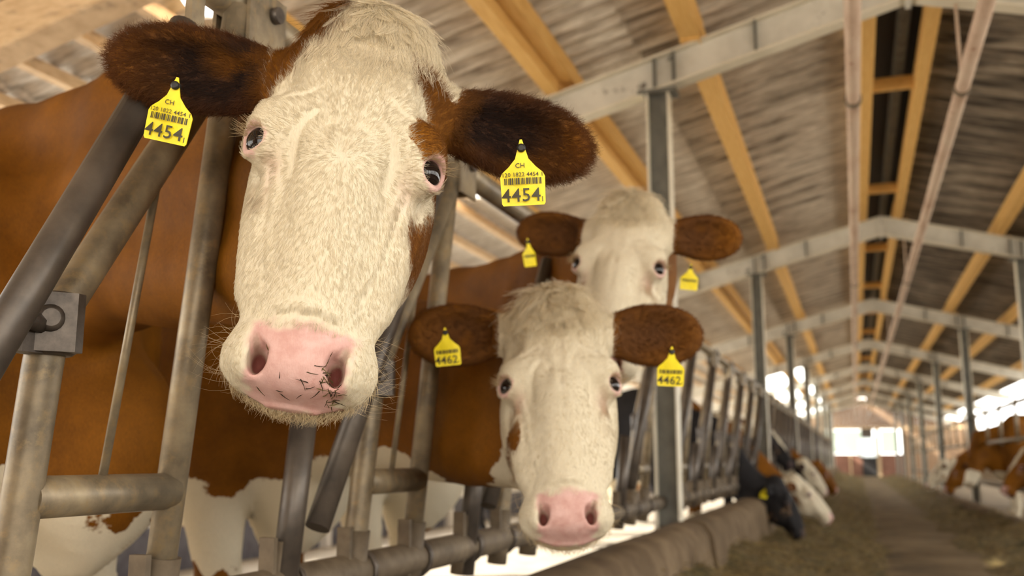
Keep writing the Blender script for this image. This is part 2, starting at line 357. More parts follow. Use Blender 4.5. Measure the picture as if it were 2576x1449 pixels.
rows_r = [(0.64, 1.76, 'roof_right', 0.010), (1.65, 2.86, 'roof_right', 0.0), (2.75, 3.95, 'roof_right', 0.010)]
LIGHTS = {(0, 30), (1, 27), (0, 36)}
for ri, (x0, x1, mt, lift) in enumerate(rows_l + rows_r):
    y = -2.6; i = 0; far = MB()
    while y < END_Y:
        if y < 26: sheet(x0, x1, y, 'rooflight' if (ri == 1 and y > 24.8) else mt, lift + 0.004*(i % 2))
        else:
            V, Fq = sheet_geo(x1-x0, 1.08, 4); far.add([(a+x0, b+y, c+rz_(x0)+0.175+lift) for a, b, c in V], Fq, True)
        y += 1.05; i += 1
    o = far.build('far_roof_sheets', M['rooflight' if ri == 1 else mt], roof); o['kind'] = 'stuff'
# grey wind boards that close parts of the slit at the foot of the upper left roof
for y0, y1 in ((-3, 2.75), (3.58, 6.35), (6.95, 48)):
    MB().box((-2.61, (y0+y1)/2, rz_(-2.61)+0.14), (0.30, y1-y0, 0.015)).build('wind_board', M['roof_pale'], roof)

# the two long pipes under the ridge
for i, (x, lb) in enumerate(((0.092, 'thin straight pale pipe with rust stains, hanging under the ridge on the cow head side'), (0.628, 'pale rusty pipe under the ridge, running beside the dark right roof slope'))):
    e = empty('overhead_pipe', (x, 0, 2.7), label=lb, cat='pipe', group='long pipes under the ridge')
    MB().tube([(0, -3, 0), (0, 49, 0)], 0.036, 16).build('pipe', M['rust_pipe'], e)
    hb = MB().tube([(0.0, 0, 0.03), (0.0, 0, rz_(x)-2.7-0.16)], 0.008, 6).build('hanger_rod', M['rust_pipe'], e); cl = MB().tube([(0, -0.02, 0), (0, 0.02, 0)], 0.045, 14).build('pipe_clip', M['pipe_old'], e)
    hb.location = (0, 5.4, 0); cl.location = (0, 5.4, 0)
    for y in FRAMES[3:]: copy_part(hb, e, (0, y, 0)); copy_part(cl, e, (0, y, 0))

# ------------------------------------------------------------------ feed fences
UP = 0.91
def tz(z): return 0.10*(z-0.57)
def fp(y, z, dx=0.0): return (tz(z)+dx, y, z)
def make_fence(name='feed_fence', units=6):
    e = empty(name)
    L = units*UP
    P = {}
    def part(key, mb, mat, sub=None):
        o = mb.build(key.split('.')[0], M[mat], e); P[key] = o; return o
    part('bottom_rail', MB().tube([fp(-0.12, 0.57), fp(L-0.12, 0.57)], 0.037, 18), 'pipe_old')
    part('top_rail', MB().tube([fp(-0.12, 1.535, -0.02), fp(L-0.12, 1.535, -0.02)], 0.030, 18), 'pipe')
    part('bent_post', MB().tube([fp(0, 0.50)] + bend(fp(0, 0.55), fp(0.0, 0.965), fp(0.315, 1.50), 0.05, 6), 0.0245, 18), 'pipe')
    part('straight_post', MB().tube([fp(0.288, 0.50), fp(0.288, 1.52)], 0.0225, 18), 'pipe')
    part('cross_pipe', MB().tube([fp(0.005, 0.752), fp(0.283, 0.752)], 0.027, 18), 'pipe')
    part('thin_rod', MB().tube([fp(0.160, 1.215), fp(0.137, 0.775)], 0.0062, 10), 'pipe')
    c = fp(0.0, 0.968, 0.004)
    ca = math.radians(-40); RC = np.array([[math.cos(ca), -math.sin(ca), 0], [math.sin(ca), math.cos(ca), 0], [0, 0, 1.]])
    cl = MB(); cl.tube([(c[0], c[1], c[2]-0.040), (c[0], c[1], c[2]-0.034), (c[0], c[1], c[2]+0.034), (c[0], c[1], c[2]+0.040)], [0.026, 0.034, 0.034, 0.026], 16); cl.box(np.array(c) + RC @ np.array([0.022, 0, 0]), (0.026, 0.070, 0.074), RC @ np.array([[0, 0, 1], [1, 0, 0], [0, 1, 0.]]) if False else RC, ch=0.010); cl.box((c[0]-0.002, -0.038, c[2]-0.022), (0.03, 0.05, 0.035), ch=0.006)
    h = part('hinge_clamp', cl, 'bolt')
    b1 = MB().tube([np.array(c) + RC @ np.array([0.034, -0.006, 0.004]), np.array(c) + RC @ np.array([0.041, -0.006, 0.004]), np.array(c) + RC @ np.array([0.044, -0.006, 0.004])], [0.0175, 0.0165, 0.011], 18).build('bolt', M['bolt'], h)
    sw0, sw1 = (-0.245, 0.675), (0.135, 1.415)
    s = part('swing_bar', MB().tube([fp(sw0[0], sw0[1], 0.045), fp(sw1[0], sw1[1], 0.030)], 0.0235, 18), 'pipe_dark')
    part('stop_post', MB().tube([fp(-0.283, 0.50, 0.012), fp(-0.283, 0.90, 0.012)], 0.0245, 18), 'pipe_dark')
    tp = MB(); p = fp(0.315, 1.515, -0.01)
    for dx in (-0.030, 0.034): tp.box((p[0]+dx, p[1]+0.02, p[2]-0.012), (0.007, 0.105, 0.115), ch=0.0)
    tp.box((p[0], p[1]+0.045, p[2]-0.052), (0.06, 0.02, 0.02))
    pl_ = part('top_bracket', tp, 'pipe'); MB().tube([(p[0]+0.036, p[1]+0.035, p[2]+0.012), (p[0]+0.050, p[1]+0.035, p[2]+0.012)], 0.014, 14).build('bolt', M['bolt'], pl_)
    for nm, yy in (('a', 0.0), ('b', 0.288), ('c', -0.283)):
        k = MB(); q = fp(yy, 0.57); k.tube([fp(yy, 0.50), fp(yy, 0.655)], 0.029, 16)
        k.box((q[0]+0.006, yy-0.045, 0.60), (0.03, 0.012, 0.125)); k.box((q[0]+0.004, yy-0.025, 0.585), (0.02, 0.03, 0.04))
        part('rail_sleeve.'+nm, k, 'pipe_old')
        u = MB().tube([(q[0]+0.043*math.cos(a), yy+0.028, 0.57+0.043*math.sin(a)) for a in np.linspace(-2.4, 2.4, 12)], 0.005, 6)
        part('u_bolt.'+nm, u, 'pipe_dark')
    lk = MB(); q = fp(sw1[0], sw1[1], 0.03); lk.box((q[0], q[1]+0.02, q[2]+0.05), (0.012, 0.03, 0.12)); part('latch', lk, 'pipe')
    pv = MB(); pv.tube([fp(-0.095, 0.968, 0.04), fp(-0.01, 0.962, 0.01)], 0.012, 8); part('pivot_lug', pv, 'bolt')
    single = ('bottom_rail', 'top_rail')
    for j in range(1, units):
        for k, o in P.items():
            if k in single: continue
            cpy = copy_tree(o, e); cpy.location = (0, j*UP, 0)
    # rails belong to the panel once
    return e
FENCE_X = -1.0
f0 = make_fence()
f0.location = (FENCE_X, 0.085, 0)
tag(f0, 'nearest grey tubular feed fence, which the three white faced cows put their heads through', 'fence', 'feed fences on the cow head side')
lab_l = ['grey feed fence just past the three white faced cows, standing empty', 'feed fence that the black cow and its brown neighbour eat through', 'distant feed fence beyond the black feeding cow', 'small blurred feed fence in front of the far columns', 'feed fence in the last but one bay before the end wall', 'feed fence nearest to the end wall on the cow head side']
for k in range(6):
    c = copy_tree(f0); c.location = (FENCE_X, 5.80+6*k, 0); c['label'] = lab_l[k]
lab_r = ['two rail tube fence across the alley, in front of the blazed brown cow', 'two rail tube fence across the alley at the cow with white forelegs', 'small blurred two rail fence across the alley past the white legged cow', 'two rail tube fence across the alley nearest to the end wall']
fr0 = empty('rail_fence', (1.80, 11.45, 0))
for z in (1.03, 1.45): MB().tube([(0, 0, z), (0, 5.86, z)], 0.028, 14).build('rail', M['pipe'], fr0)
pst = MB().tube([(0, 0, 0.98), (0, 0, 1.50)], 0.022, 12).build('fence_post', M['pipe'], fr0)
pst.location = (0, 0.15, 0)
for j in range(1, 5): copy_part(pst, fr0, (0, 0.15 + j*1.39, 0))
MB().tube([(0, 0, 0.45), (0, 5.86, 0.45)], 0.034, 14).build('foot_rail', M['pipe_old'], fr0)
for k in range(4):
    c = fr0 if k == 0 else copy_tree(fr0); c.location = (1.80, 11.45+6*k, 0); tag(c, lab_r[k], 'fence', 'rail fences across the alley')
# ------------------------------------------------------------------ cows: one continuous skin per animal, grown from a distance field
class Field:
    def __init__(s, ax): s.ax = [np.asarray(a, np.float32) for a in ax]; s.F = np.full([len(a) for a in ax], 1.0, np.float32)
    def put(s, fn, lo, hi, k=0.02, op='u', pad=0.04):
        sl, g = [], []
        for i in range(3):
            a = s.ax[i]; i0 = max(0, np.searchsorted(a, lo[i]-k-pad)-1); i1 = min(len(a), np.searchsorted(a, hi[i]+k+pad)+1)
            if i1 - i0 < 2: return
            sl.append(slice(i0, i1)); g.append(a[i0:i1])
        X, Y, Z = g[0][:, None, None], g[1][None, :, None], g[2][None, None, :]
        d = fn(X, Y, Z); sl = tuple(sl); A = s.F[sl]
        if op == 'u': h = np.maximum(k-np.abs(A-d), 0)/k; s.F[sl] = np.minimum(A, d) - h*h*k*0.25
        else: d = -d; h = np.maximum(k-np.abs(A-d), 0)/k; s.F[sl] = np.maximum(A, d) + h*h*k*0.25
    def ell(s, c, r, R=None, k=0.02, op='u'):
        c = np.asarray(c, float); r = np.asarray(r, float); R = np.eye(3) if R is None else np.asarray(R, float)
        e = np.sqrt(((R*r)**2).sum(1)); Ri = R.T
        def fn(X, Y, Z):
            x, y, z = X-c[0], Y-c[1], Z-c[2]
            q = [(Ri[i, 0]*x + Ri[i, 1]*y + Ri[i, 2]*z)/r[i] for i in range(3)]
            k0 = np.sqrt(q[0]**2+q[1]**2+q[2]**2) + 1e-6; k1 = np.sqrt((q[0]/r[0])**2+(q[1]/r[1])**2+(q[2]/r[2])**2) + 1e-6
            return (k0*(k0-1.0)/k1).astype(np.float32)
        s.put(fn, c-e, c+e, k, op)
    def cone(s, a, b, ra, rb, k=0.02, op='u', n=1):
        a = np.asarray(a, float); b = np.asarray(b, float); d = b-a; L2 = max(d @ d, 1e-9)
        lo = np.minimum(a-ra, b-rb); hi = np.maximum(a+ra, b+rb)
        def fn(X, Y, Z):
            x, y, z = X-a[0], Y-a[1], Z-a[2]; t = np.clip((x*d[0]+y*d[1]+z*d[2])/L2, 0, 1)
            return (np.sqrt((x-t*d[0])**2+(y-t*d[1])**2+(z-t*d[2])**2) - (ra+(rb-ra)*t)).astype(np.float32)
        s.put(fn, lo, hi, k, op)
    def chain(s, P, Rr, k=0.05):
        for i in range(len(P)-1): s.cone(P[i], P[i+1], Rr[i], Rr[i+1], k)
def axis(lo, hi, flo, fhi, fine, coarse, g=1.18):
    a = list(np.arange(flo, fhi+fine*0.5, fine)); st = fine; x = a[-1]
    while x < hi: st = min(st*g, coarse); x += st; a.append(x)
    st = fine; x = a[0]; pre = []
    while x > lo: st = min(st*g, coarse); x -= st; pre.append(x)
    return np.array(pre[::-1] + a)
def surface_nets(F, ax):
    ins = F < 0
    c = np.zeros(tuple(n-1 for n in F.shape), np.int8)
    offs = [(i, j, k) for i in (0, 1) for j in (0, 1) for k in (0, 1)]
    for i, j, k in offs: c += ins[i:F.shape[0]-1+i, j:F.shape[1]-1+j, k:F.shape[2]-1+k]
    I = np.argwhere((c > 0) & (c < 8)); n = len(I)
    idx = np.full(c.shape, -1, np.int32); idx[I[:, 0], I[:, 1], I[:, 2]] = np.arange(n)
    val = np.stack([F[I[:, 0]+i, I[:, 1]+j, I[:, 2]+k] for i, j, k in offs], 1)
    pos = np.zeros((n, 3)); cnt = np.zeros(n)
    for a in range(8):
        for b in range(a+1, 8):
            df = [offs[b][q]-offs[a][q] for q in range(3)]
            if sum(abs(v) for v in df) != 1: continue
            m = (val[:, a] < 0) != (val[:, b] < 0); t = val[m, a]/(val[m, a]-val[m, b])
            pos[m] += np.array(offs[a]) + t[:, None]*np.array(df); cnt[m] += 1
    pos /= cnt[:, None]; V = np.empty((n, 3))
    for q in range(3):
        a = ax[q]; V[:, q] = a[I[:, q]] + pos[:, q]*(a[I[:, q]+1]-a[I[:, q]])
    Q = []
    for q in range(3):
        u, w = (q+1) % 3, (q+2) % 3
        lo = [slice(None)]*3; hi = [slice(None)]*3; lo[q] = slice(0, -1); hi[q] = slice(1, None)
        A, B = ins[tuple(lo)], ins[tuple(hi)]; E = np.argwhere(A != B)
        ok = (E[:, u] > 0) & (E[:, w] > 0) & (E[:, u] < F.shape[u]-1) & (E[:, w] < F.shape[w]-1); E = E[ok]
        fl = A[E[:, 0], E[:, 1], E[:, 2]]
        def cell(du, dw):
            e = E.copy(); e[:, u] -= du; e[:, w] -= dw; return idx[e[:, 0], e[:, 1], e[:, 2]]
        qd = np.stack([cell(1, 1), cell(0, 1), cell(0, 0), cell(1, 0)], 1); qd[~fl] = qd[~fl][:, ::-1]; Q.append(qd)
    return V, np.concatenate(Q)
def smooth_verts(V, Q, it=2, lam=0.5):
    e = np.concatenate([Q[:, [0, 1]], Q[:, [1, 2]], Q[:, [2, 3]], Q[:, [3, 0]]])
    a = np.concatenate([e[:, 0], e[:, 1]]); b = np.concatenate([e[:, 1], e[:, 0]]); n = len(V); cnt = np.bincount(a, minlength=n)
    for l in [lam, -lam*1.02]*it:
        D = np.stack([np.bincount(a, V[b, q], n) for q in range(3)], 1)/np.maximum(cnt, 1)[:, None] - V
        V = V + l*D
    return V
def vert_normals(V, Q):
    fn = np.cross(V[Q[:, 2]]-V[Q[:, 0]], V[Q[:, 3]]-V[Q[:, 1]]); n = len(V)
    N = np.stack([sum(np.bincount(Q[:, j], fn[:, q], n) for j in range(4)) for q in range(3)], 1)
    return N/(np.linalg.norm(N, axis=1, keepdims=True)+1e-12)
def unit(v): v = np.asarray(v, float); return v/np.linalg.norm(v)
def smoothstep(a, b, x): t = np.clip((x-a)/(b-a), 0, 1); return t*t*(3-2*t)
def poly_sd(P, pts):
    """signed distance to a closed polygon, positive inside"""
    P = np.asarray(P, float); d = np.full(len(pts), 1e9); w = np.zeros(len(pts), bool); n = len(P)
    for i in range(n):
        a, b = P[i], P[(i+1) % n]; e = b-a; v = pts-a
        t = np.clip((v @ e)/(e @ e), 0, 1); d = np.minimum(d, np.hypot(*(v - t[:, None]*e).T))
        c = ((a[1] <= pts[:, 1]) != (b[1] <= pts[:, 1])); den = (b[1]-a[1]) if b[1] != a[1] else 1e-9
        w ^= c & (pts[:, 0] < a[0] + (pts[:, 1]-a[1])/den*(b[0]-a[0]))
    return np.where(w, d, -d)
def vnoise(P, sc, seed):
    """smooth value noise on points"""
    r = np.random.default_rng(seed); T = r.random(4096); p = P*sc; i = np.floor(p).astype(np.int64); f = p-i; f = f*f*(3-2*f); out = 0
    for a in (0, 1):
        for b in (0, 1):
            for c in (0, 1):
                h = ((i[:, 0]+a)*73856093 ^ (i[:, 1]+b)*19349663 ^ (i[:, 2]+c)*83492791) & 4095
                w = (f[:, 0] if a else 1-f[:, 0])*(f[:, 1] if b else 1-f[:, 1])*(f[:, 2] if c else 1-f[:, 2]); out = out + w*T[h]
    return out - 0.5
def fbm(P, sc, seed, o=4):
    return sum(vnoise(P, sc*2**i, seed+i)*0.5**i for i in range(o))

# ---- coat material: white where coat < 0, coloured where coat > 0 (metres from the edge of the patch)
def coat_mat(name, white, c1, c2, fleck=0.012):
    m, nt, b = nmat(name); v = coords(nt)
    at = lambda nm: (lambda n: (setattr(n, 'attribute_name', nm), n.outputs['Fac'])[1])(nt.nodes.new('ShaderNodeAttribute'))
    n1 = noise(nt, v, 70, 5, 0.65); n2 = noise(nt, v, 5, 4); n3 = noise(nt, coords(nt, (40, 40, 10)), 12, 4, 0.6)
    ma = nt.nodes.new('ShaderNodeMath'); ma.operation = 'MULTIPLY_ADD'; nt.links.new(n1, ma.inputs[0]); ma.inputs[1].default_value = fleck*2; ma.inputs[2].default_value = -fleck
    ad = nt.nodes.new('ShaderNodeMath'); ad.operation = 'ADD'; nt.links.new(at('coat'), ad.inputs[0]); nt.links.new(ma.outputs[0], ad.inputs[1])
    mr = nt.nodes.new('ShaderNodeMapRange'); mr.inputs['From Min'].default_value = -0.0015; mr.inputs['From Max'].default_value = 0.0015; nt.links.new(ad.outputs[0], mr.inputs['Value'])
    rb = ramp(nt, [(0.3, c1), (0.7, c2)]); nt.links.new(n2, rb.inputs[0])
    rw = ramp(nt, [(0.3, tuple(0.88*k for k in white)), (0.6, white)]); nt.links.new(n3, rw.inputs[0])
    rf = ramp(nt, [(0.3, (0.72, 0.72, 0.72)), (0.65, (1.1, 1.1, 1.1))]); nt.links.new(n3, rf.inputs[0])
    br = mix(nt, 1.0, rb.outputs[0], rf.outputs[0], 'MULTIPLY')
    c = mix(nt, mr.outputs[0], rw.outputs[0], br)
    c = mix(nt, at('dark'), c, (0.055, 0.022, 0.010))
    c = mix(nt, at('soil'), c, (0.27, 0.16, 0.07))
    np_ = ramp(nt, [(0.35, (0.55, 0.31, 0.27)), (0.7, (0.70, 0.46, 0.42))]); nt.links.new(noise(nt, v, 45, 5), np_.inputs[0])
    c = mix(nt, at('pink'), c, np_.outputs[0])
    c = mix(nt, at('hole'), c, (0.16, 0.05, 0.04))
    nt.links.new(c, b.inputs['Base Color'])
    rr = nt.nodes.new('ShaderNodeMapRange'); nt.links.new(at('pink'), rr.inputs['Value']); rr.inputs['To Min'].default_value = 0.72; rr.inputs['To Max'].default_value = 0.40
    nt.links.new(rr.outputs[0], b.inputs['Roughness']); b.inputs['Specular IOR Level'].default_value = 0.16
    bump(nt, b, n3, 0.22, 0.004); return m
WHITE = (0.70, 0.625, 0.47)
M['coat_red'] = coat_mat('red_and_white_coat', WHITE, (0.115, 0.040, 0.0018), (0.245, 0.090, 0.0045))
M['coat_black'] = coat_mat('black_and_white_coat', WHITE, (0.012, 0.011, 0.012), (0.022, 0.02, 0.021))
m, nt, b = nmat('eye'); v = coords(nt)
at_ = nt.nodes.new('ShaderNodeAttribute'); at_.attribute_name = 'white'
c = mix(nt, at_.outputs['Fac'], (0.010, 0.006, 0.005), (0.62, 0.50, 0.46)); nt.links.new(c, b.inputs['Base Color'])
b.inputs['Roughness'].default_value = 0.07; b.inputs['Specular IOR Level'].default_value = 0.35; b.inputs['Coat Weight'].default_value = 0.12; b.inputs['Coat Roughness'].default_value = 0.03
M['eye'] = m
m, nt, b = nmat('fur_strand'); a_ = nt.nodes.new('ShaderNodeAttribute'); a_.attribute_name = 'tint'
nt.links.new(a_.outputs['Color'], b.inputs['Base Color']); b.inputs['Roughness'].default_value = 0.6; b.inputs['Specular IOR Level'].default_value = 0.25
tr = nt.nodes.new('ShaderNodeBsdfTranslucent'); nt.links.new(a_.outputs['Color'], tr.inputs[0])
mx = nt.nodes.new('ShaderNodeMixShader'); mx.inputs[0].default_value = 0.3
nt.links.new(b.outputs[0], mx.inputs[1]); nt.links.new(tr.outputs[0], mx.inputs[2]); nt.links.new(mx.outputs[0], nt.nodes['Material Output'].inputs[0])
M['fur'] = m

def strands(name, parent, root, dirs, length, tint, radius=0.00022, gravity=0.25, npt=4, curl=0.0, base=None, flow=None, seed=1, clump=None):
    """hair curves: straight lock that bends from dirs towards flow"""
    n = len(root); r = np.random.default_rng(seed); t = np.linspace(0, 1, npt)
    flow = dirs if flow is None else flow
    P = np.empty((n, npt, 3)); P[:, 0] = root; L = (length/(npt-1))[:, None]; d = dirs.copy()
    ph = r.uniform(0, 6.28, n)
    for i in range(1, npt):
        w = min(1.0, i/(npt-1)*1.1); d = dirs*(1-w) + flow*w; d[:, 2] -= gravity*w
        if curl > 0:
            side = np.cross(d, np.array([0.3, 0.9, 0.2])); d = d + side*(np.sin(ph + i*1.9)*curl)[:, None]
        d /= np.linalg.norm(d, axis=1, keepdims=True)+1e-9; P[:, i] = P[:, i-1] + d*L
    if clump:
        cell, amt = clump; key = np.floor((root + vnoise(root, 1.3/cell, seed)[:, None]*cell*.9)/cell).astype(np.int64) @ np.array([73856093, 19349663, 83492791])
        _, first, inv = np.unique(key, return_index=True, return_inverse=True); G = P[first][inv.ravel()]
        P = P + (G - P)*(amt*t**1.3)[None, :, None]
    if base is not None: P = P - base
    hc = bpy.data.hair_curves.new(name); hc.add_curves([npt]*n)
    hc.position_data.foreach_set('vector', P.astype(np.float32).ravel())
    ra = hc.attributes.new('radius', 'FLOAT', 'POINT'); ra.data.foreach_set('value', np.tile(radius*(1.0-0.75*t), n).astype(np.float32))
    ca = hc.attributes.new('tint', 'FLOAT_COLOR', 'CURVE'); ca.data.foreach_set('color', np.concatenate([tint, np.ones((n, 1))], 1).astype(np.float32).ravel())
    hc.materials.append(M['fur']); o = bpy.data.objects.new(name, hc); COL.objects.link(o); o.parent = parent; o['kind'] = 'stuff'; return o

# head tables along the face (a): half width, front, back, exponents and how much front and back narrow
HA = np.array([-.255, -.238, -.205, -.16, -.10, -.05, .0, .05, .10, .15, .195, .23, .264, .285, .302, .316])
HW = np.array([.022, .062, .089, .106, .114, .117, .116, .109, .102, .094, .084, .0785, .080, .078, .062, .020])
HF = np.array([-.090, -.055, -.030, -.011, .000, .004, .002, .000, -.003, -.006, -.009, -.011, -.020, -.034, -.056, -.085])
HB = np.array([-.105, -.150, -.175, -.19, -.21, -.23, -.245, -.24, -.215, -.185, -.160, -.148, -.142, -.138, -.125, -.098])
TF = np.array([.95, .95, .95, .92, .90, .88, .84, .76, .70, .66, .66, .70, .76, .80, .85, .9])
TB = np.array([.9, .9, .9, .85, .8, .75, .66, .6, .58, .6, .66, .74, .8, .8, .85, .9])
EYE = np.array([0.1015, 0.000, -0.0385]); EYE_R = 0.0215; EYE_N = unit((0.72, 0.06, 0.69))
def hsp(a, T): return np.interp(a, HA, T)
def head_loft(f):
    def fn(S, A, N):
        a = A[0, :, 0]; w, nf, nb, tf, tb = (np.interp(a, HA, T)[None, :, None] for T in (HW, HF, HB, TF, TB))
        c = (nf+nb)/2 + 0.012*np.clip((nf-nb)/0.1, 0, 1); hf = np.maximum(nf-c, .004); hb = np.maximum(c-nb, .004)
        v = np.where(N > c, (N-c)/hf, (N-c)/hb); tv = np.clip(v, -1, 1)
        we = w*np.where(tv > 0, 1+(tf-1)*tv*tv, 1+(tb-1)*tv*tv)
        p = 2.5; k0 = ((np.abs(S)/we)**p + np.abs(v)**p)**(1/p) + 1e-5
        d = (k0-1)*np.minimum(we, np.where(N > c, hf, hb))*0.8
        out = np.maximum(-(A-HA[0]), A-HA[-1]); return np.maximum(d, out*0.9).astype(np.float32)
    f.put(fn, (-.13, HA[0], -.25), (.13, HA[-1], .01), 0.02)
def mir(v, s): return np.array([v[0]*s, v[1], v[2]])
def build_head(f, ears):
    """everything in the head's own frame: s across, a down the face, n out of the face"""
    head_loft(f)
    f.ell((0, -.218, -.080), (.072, .050, .062), k=0.05)                      # poll
    for s in (-1, 1):
        f.ell((s*.090, -.030, -.034), (.028, .032, .024), k=0.045)             # brow
        f.ell((s*.068, .045, -.165), (.046, .105, .070), k=0.05)               # cheek muscle
        f.cone((s*.086, .060, -.066), (s*.070, .180, -.072), .015, .011, k=0.04)  # facial crest
        f.ell((s*.106, -.105, -.026), (.016, .030, .024), k=0.035, op='s')     # hollow above the eye
        f.ell((s*.078, .050, -.008), (.013, .045, .011), k=0.03, op='s')
        f.ell((s*.112, .045, -.050), (.010, .035, .025), k=0.03, op='s')
    f.cone((0, .03, -.022), (0, .215, -.034), .026, .028, k=0.05)              # nose bridge
    f.ell((0, .268, -.078), (.083, .039, .058), k=0.030)                       # upper lip
    f.ell((0, .276, -.052), (.050, .031, .034), k=0.02)                        # nose pad
    f.ell((0, .283, -.128), (.052, .028, .028), k=0.02)                        # chin
    for s in (-1, 1):
        R = rot_n(-s*0.22)
        f.ell((s*.054, .272, -.046), (.019, .030, .026), k=0.016)              # nostril wing
        f.ell((s*.0440, .282, -.030), (.0105, .0175, .030), R=R, k=0.008, op='s')
        f.cone((s*.0435, .282, -.030), (s*.0505, .262, -.022), .0078, .0042, k=0.006, op='s')
        f.cone((s*.0505, .262, -.022), (s*.0535, .243, -.012), .0042, .0016, k=0.006, op='s')
    f.ell((0, .312, -.106), (.068, .040, .0030), R=rot_s(0.35), k=0.008, op='s')   # mouth line
    for s in (-1, 1):
        e = mir(EYE, s); nrm = mir(EYE_N, s)
        f.ell(e - nrm*0.004, (EYE_R*1.12,)*3, k=0.030)
        f.ell(e + nrm*0.017, (EYE_R*0.90, EYE_R*0.84, EYE_R*0.90), k=0.006, op='s')
        u = unit(np.cross(nrm, (0, 1, 0))); vv = np.cross(u, nrm)
        def lid(X, Y, Z, e=e, nrm=nrm, u=u, vv=vv):
            x, y, z = X-e[0], Y-e[1], Z-e[2]
            p = x*u[0]+y*u[1]+z*u[2]; q = (x*vv[0]+y*vv[1]+z*vv[2]); h = x*nrm[0]+y*nrm[1]+z*nrm[2]
            h = h - 0.0125 + 11.0*(p*p)
            return (np.sqrt((np.sqrt((p*0.92)**2+(q*1.10)**2)-0.0205)**2 + h*h) - 0.0040).astype(np.float32)
        f.put(lid, e-0.035, e+0.035, k=0.007)
    for ear in ears: build_ear(f, ear)
def rot_n(t): c, s = math.cos(t), math.sin(t); return np.array([[c, -s, 0], [s, c, 0], [0, 0, 1]])
def rot_s(t): c, s = math.cos(t), math.sin(t); return np.array([[1, 0, 0], [0, c, -s], [0, s, c]])
def ear_frame(ear):
    d = unit(ear['dir']); f_ = np.asarray(ear['face'], float); f_ = unit(f_ - d*(f_ @ d)); w = np.cross(f_, d)
    return np.asarray(ear['base'], float), d, w, f_, ear.get('len', 0.2), ear.get('wid', 0.052)
def build_ear(f, ear):
    b, d, w, fc, L, wd = ear_frame(ear); R = np.stack([d, w, fc], 1)
    f.cone(b - d*0.05, b + d*0.05, .036, .026, k=0.04)
    f.ell(b + d*(L*0.46), (L*0.44, wd*0.97, .020), R=R, k=0.03)
    f.ell(b + d*(L*0.66), (L*0.34, wd*0.86, .016), R=R, k=0.02)
    f.ell(b + d*(L*0.52) + fc*0.021, (L*0.36, wd*0.74, .022), R=R, k=0.012, op='s')

# folds of skin on the face: polylines (across, down), width, height; mirrored unless the first item is 0
FOLDS = [(1, [(.040, -.035), (.052, -.020), (.058, .005), (.058, .045)], .0045, -.0022), (1, [(.050, -.040), (.064, -.024), (.070, .000)], .004, .0018),
         (1, [(.045, -.075), (.062, -.060), (.078, -.055)], .005, -.0018), (1, [(.078, .032), (.070, .070), (.066, .12), (.056, .18)], .005, .0020), (1, [(.086, .036), (.080, .075), (.076, .12)], .005, -.0016),
         (0, [(0, .010), (.002, .040), (0, .10)], .004, -.0014), (0, [(0, .004), (0, .016)], .006, -.0030), (1, [(.030, -.09), (.034, -.06), (.020, -.02)], .006, -.0015), (1, [(.012, -.10), (.016, -.05), (.010, -.01)], .006, .0013),
         (1, [(.066, .232), (.058, .205), (.060, .17)], .004, -.0018), (1, [(.030, .236), (.015, .232), (0, .235)], .005, -.0022), (1, [(.030, .226), (.012, .222), (0, .224)], .006, .0020)]
def fold_displace(V, N):
    d = np.zeros(len(V)); fr = smoothstep(-.10, -.06, V[:, 2])*(np.abs(V[:, 0]) < .13)*(V[:, 1] > -.2)*(V[:, 1] < .3)
    sel = fr > 0; P = V[sel][:, :2]; acc = np.zeros(len(P))
    for mirr, pts, w, h in FOLDS:
        for sg in ((1, -1) if mirr else (1,)):
            pp = np.array(pts)*[sg, 1]; best = np.full(len(P), 9.)
            for i in range(len(pp)-1):
                e = pp[i+1]-pp[i]; t = np.clip(((P-pp[i]) @ e)/(e @ e), 0, 1); best = np.minimum(best, np.hypot(*(P-pp[i]-t[:, None]*e).T))
            acc += h*np.exp(-(best/w)**2)
    acc += 0.0012*fbm(V[sel]*np.array([1, .35, 1]), 70, 77, 3)
    d[sel] = acc; return V + N*(d*fr)[:, None]
class Cow:
    pass
def head_axes(E, roll, tilt, yaw=0.0):
    """face towards the camera: roll clockwise in the picture, tilt brings the muzzle nearer, yaw turns it aside"""
    fw = unit(E - CAM); r = unit(np.cross(fw, (0, 0, 1))); u = np.cross(r, fw)
    fw2 = unit(fw*math.cos(yaw) + r*math.sin(yaw)); r2 = np.cross(fw2, u)
    s = r2*math.cos(roll) - u*math.sin(roll); dn = -(r2*math.sin(roll) + u*math.cos(roll))
    a = dn*math.cos(tilt) - fw2*math.sin(tilt); n = np.cross(a, s); return np.stack([s, a, n], 1)
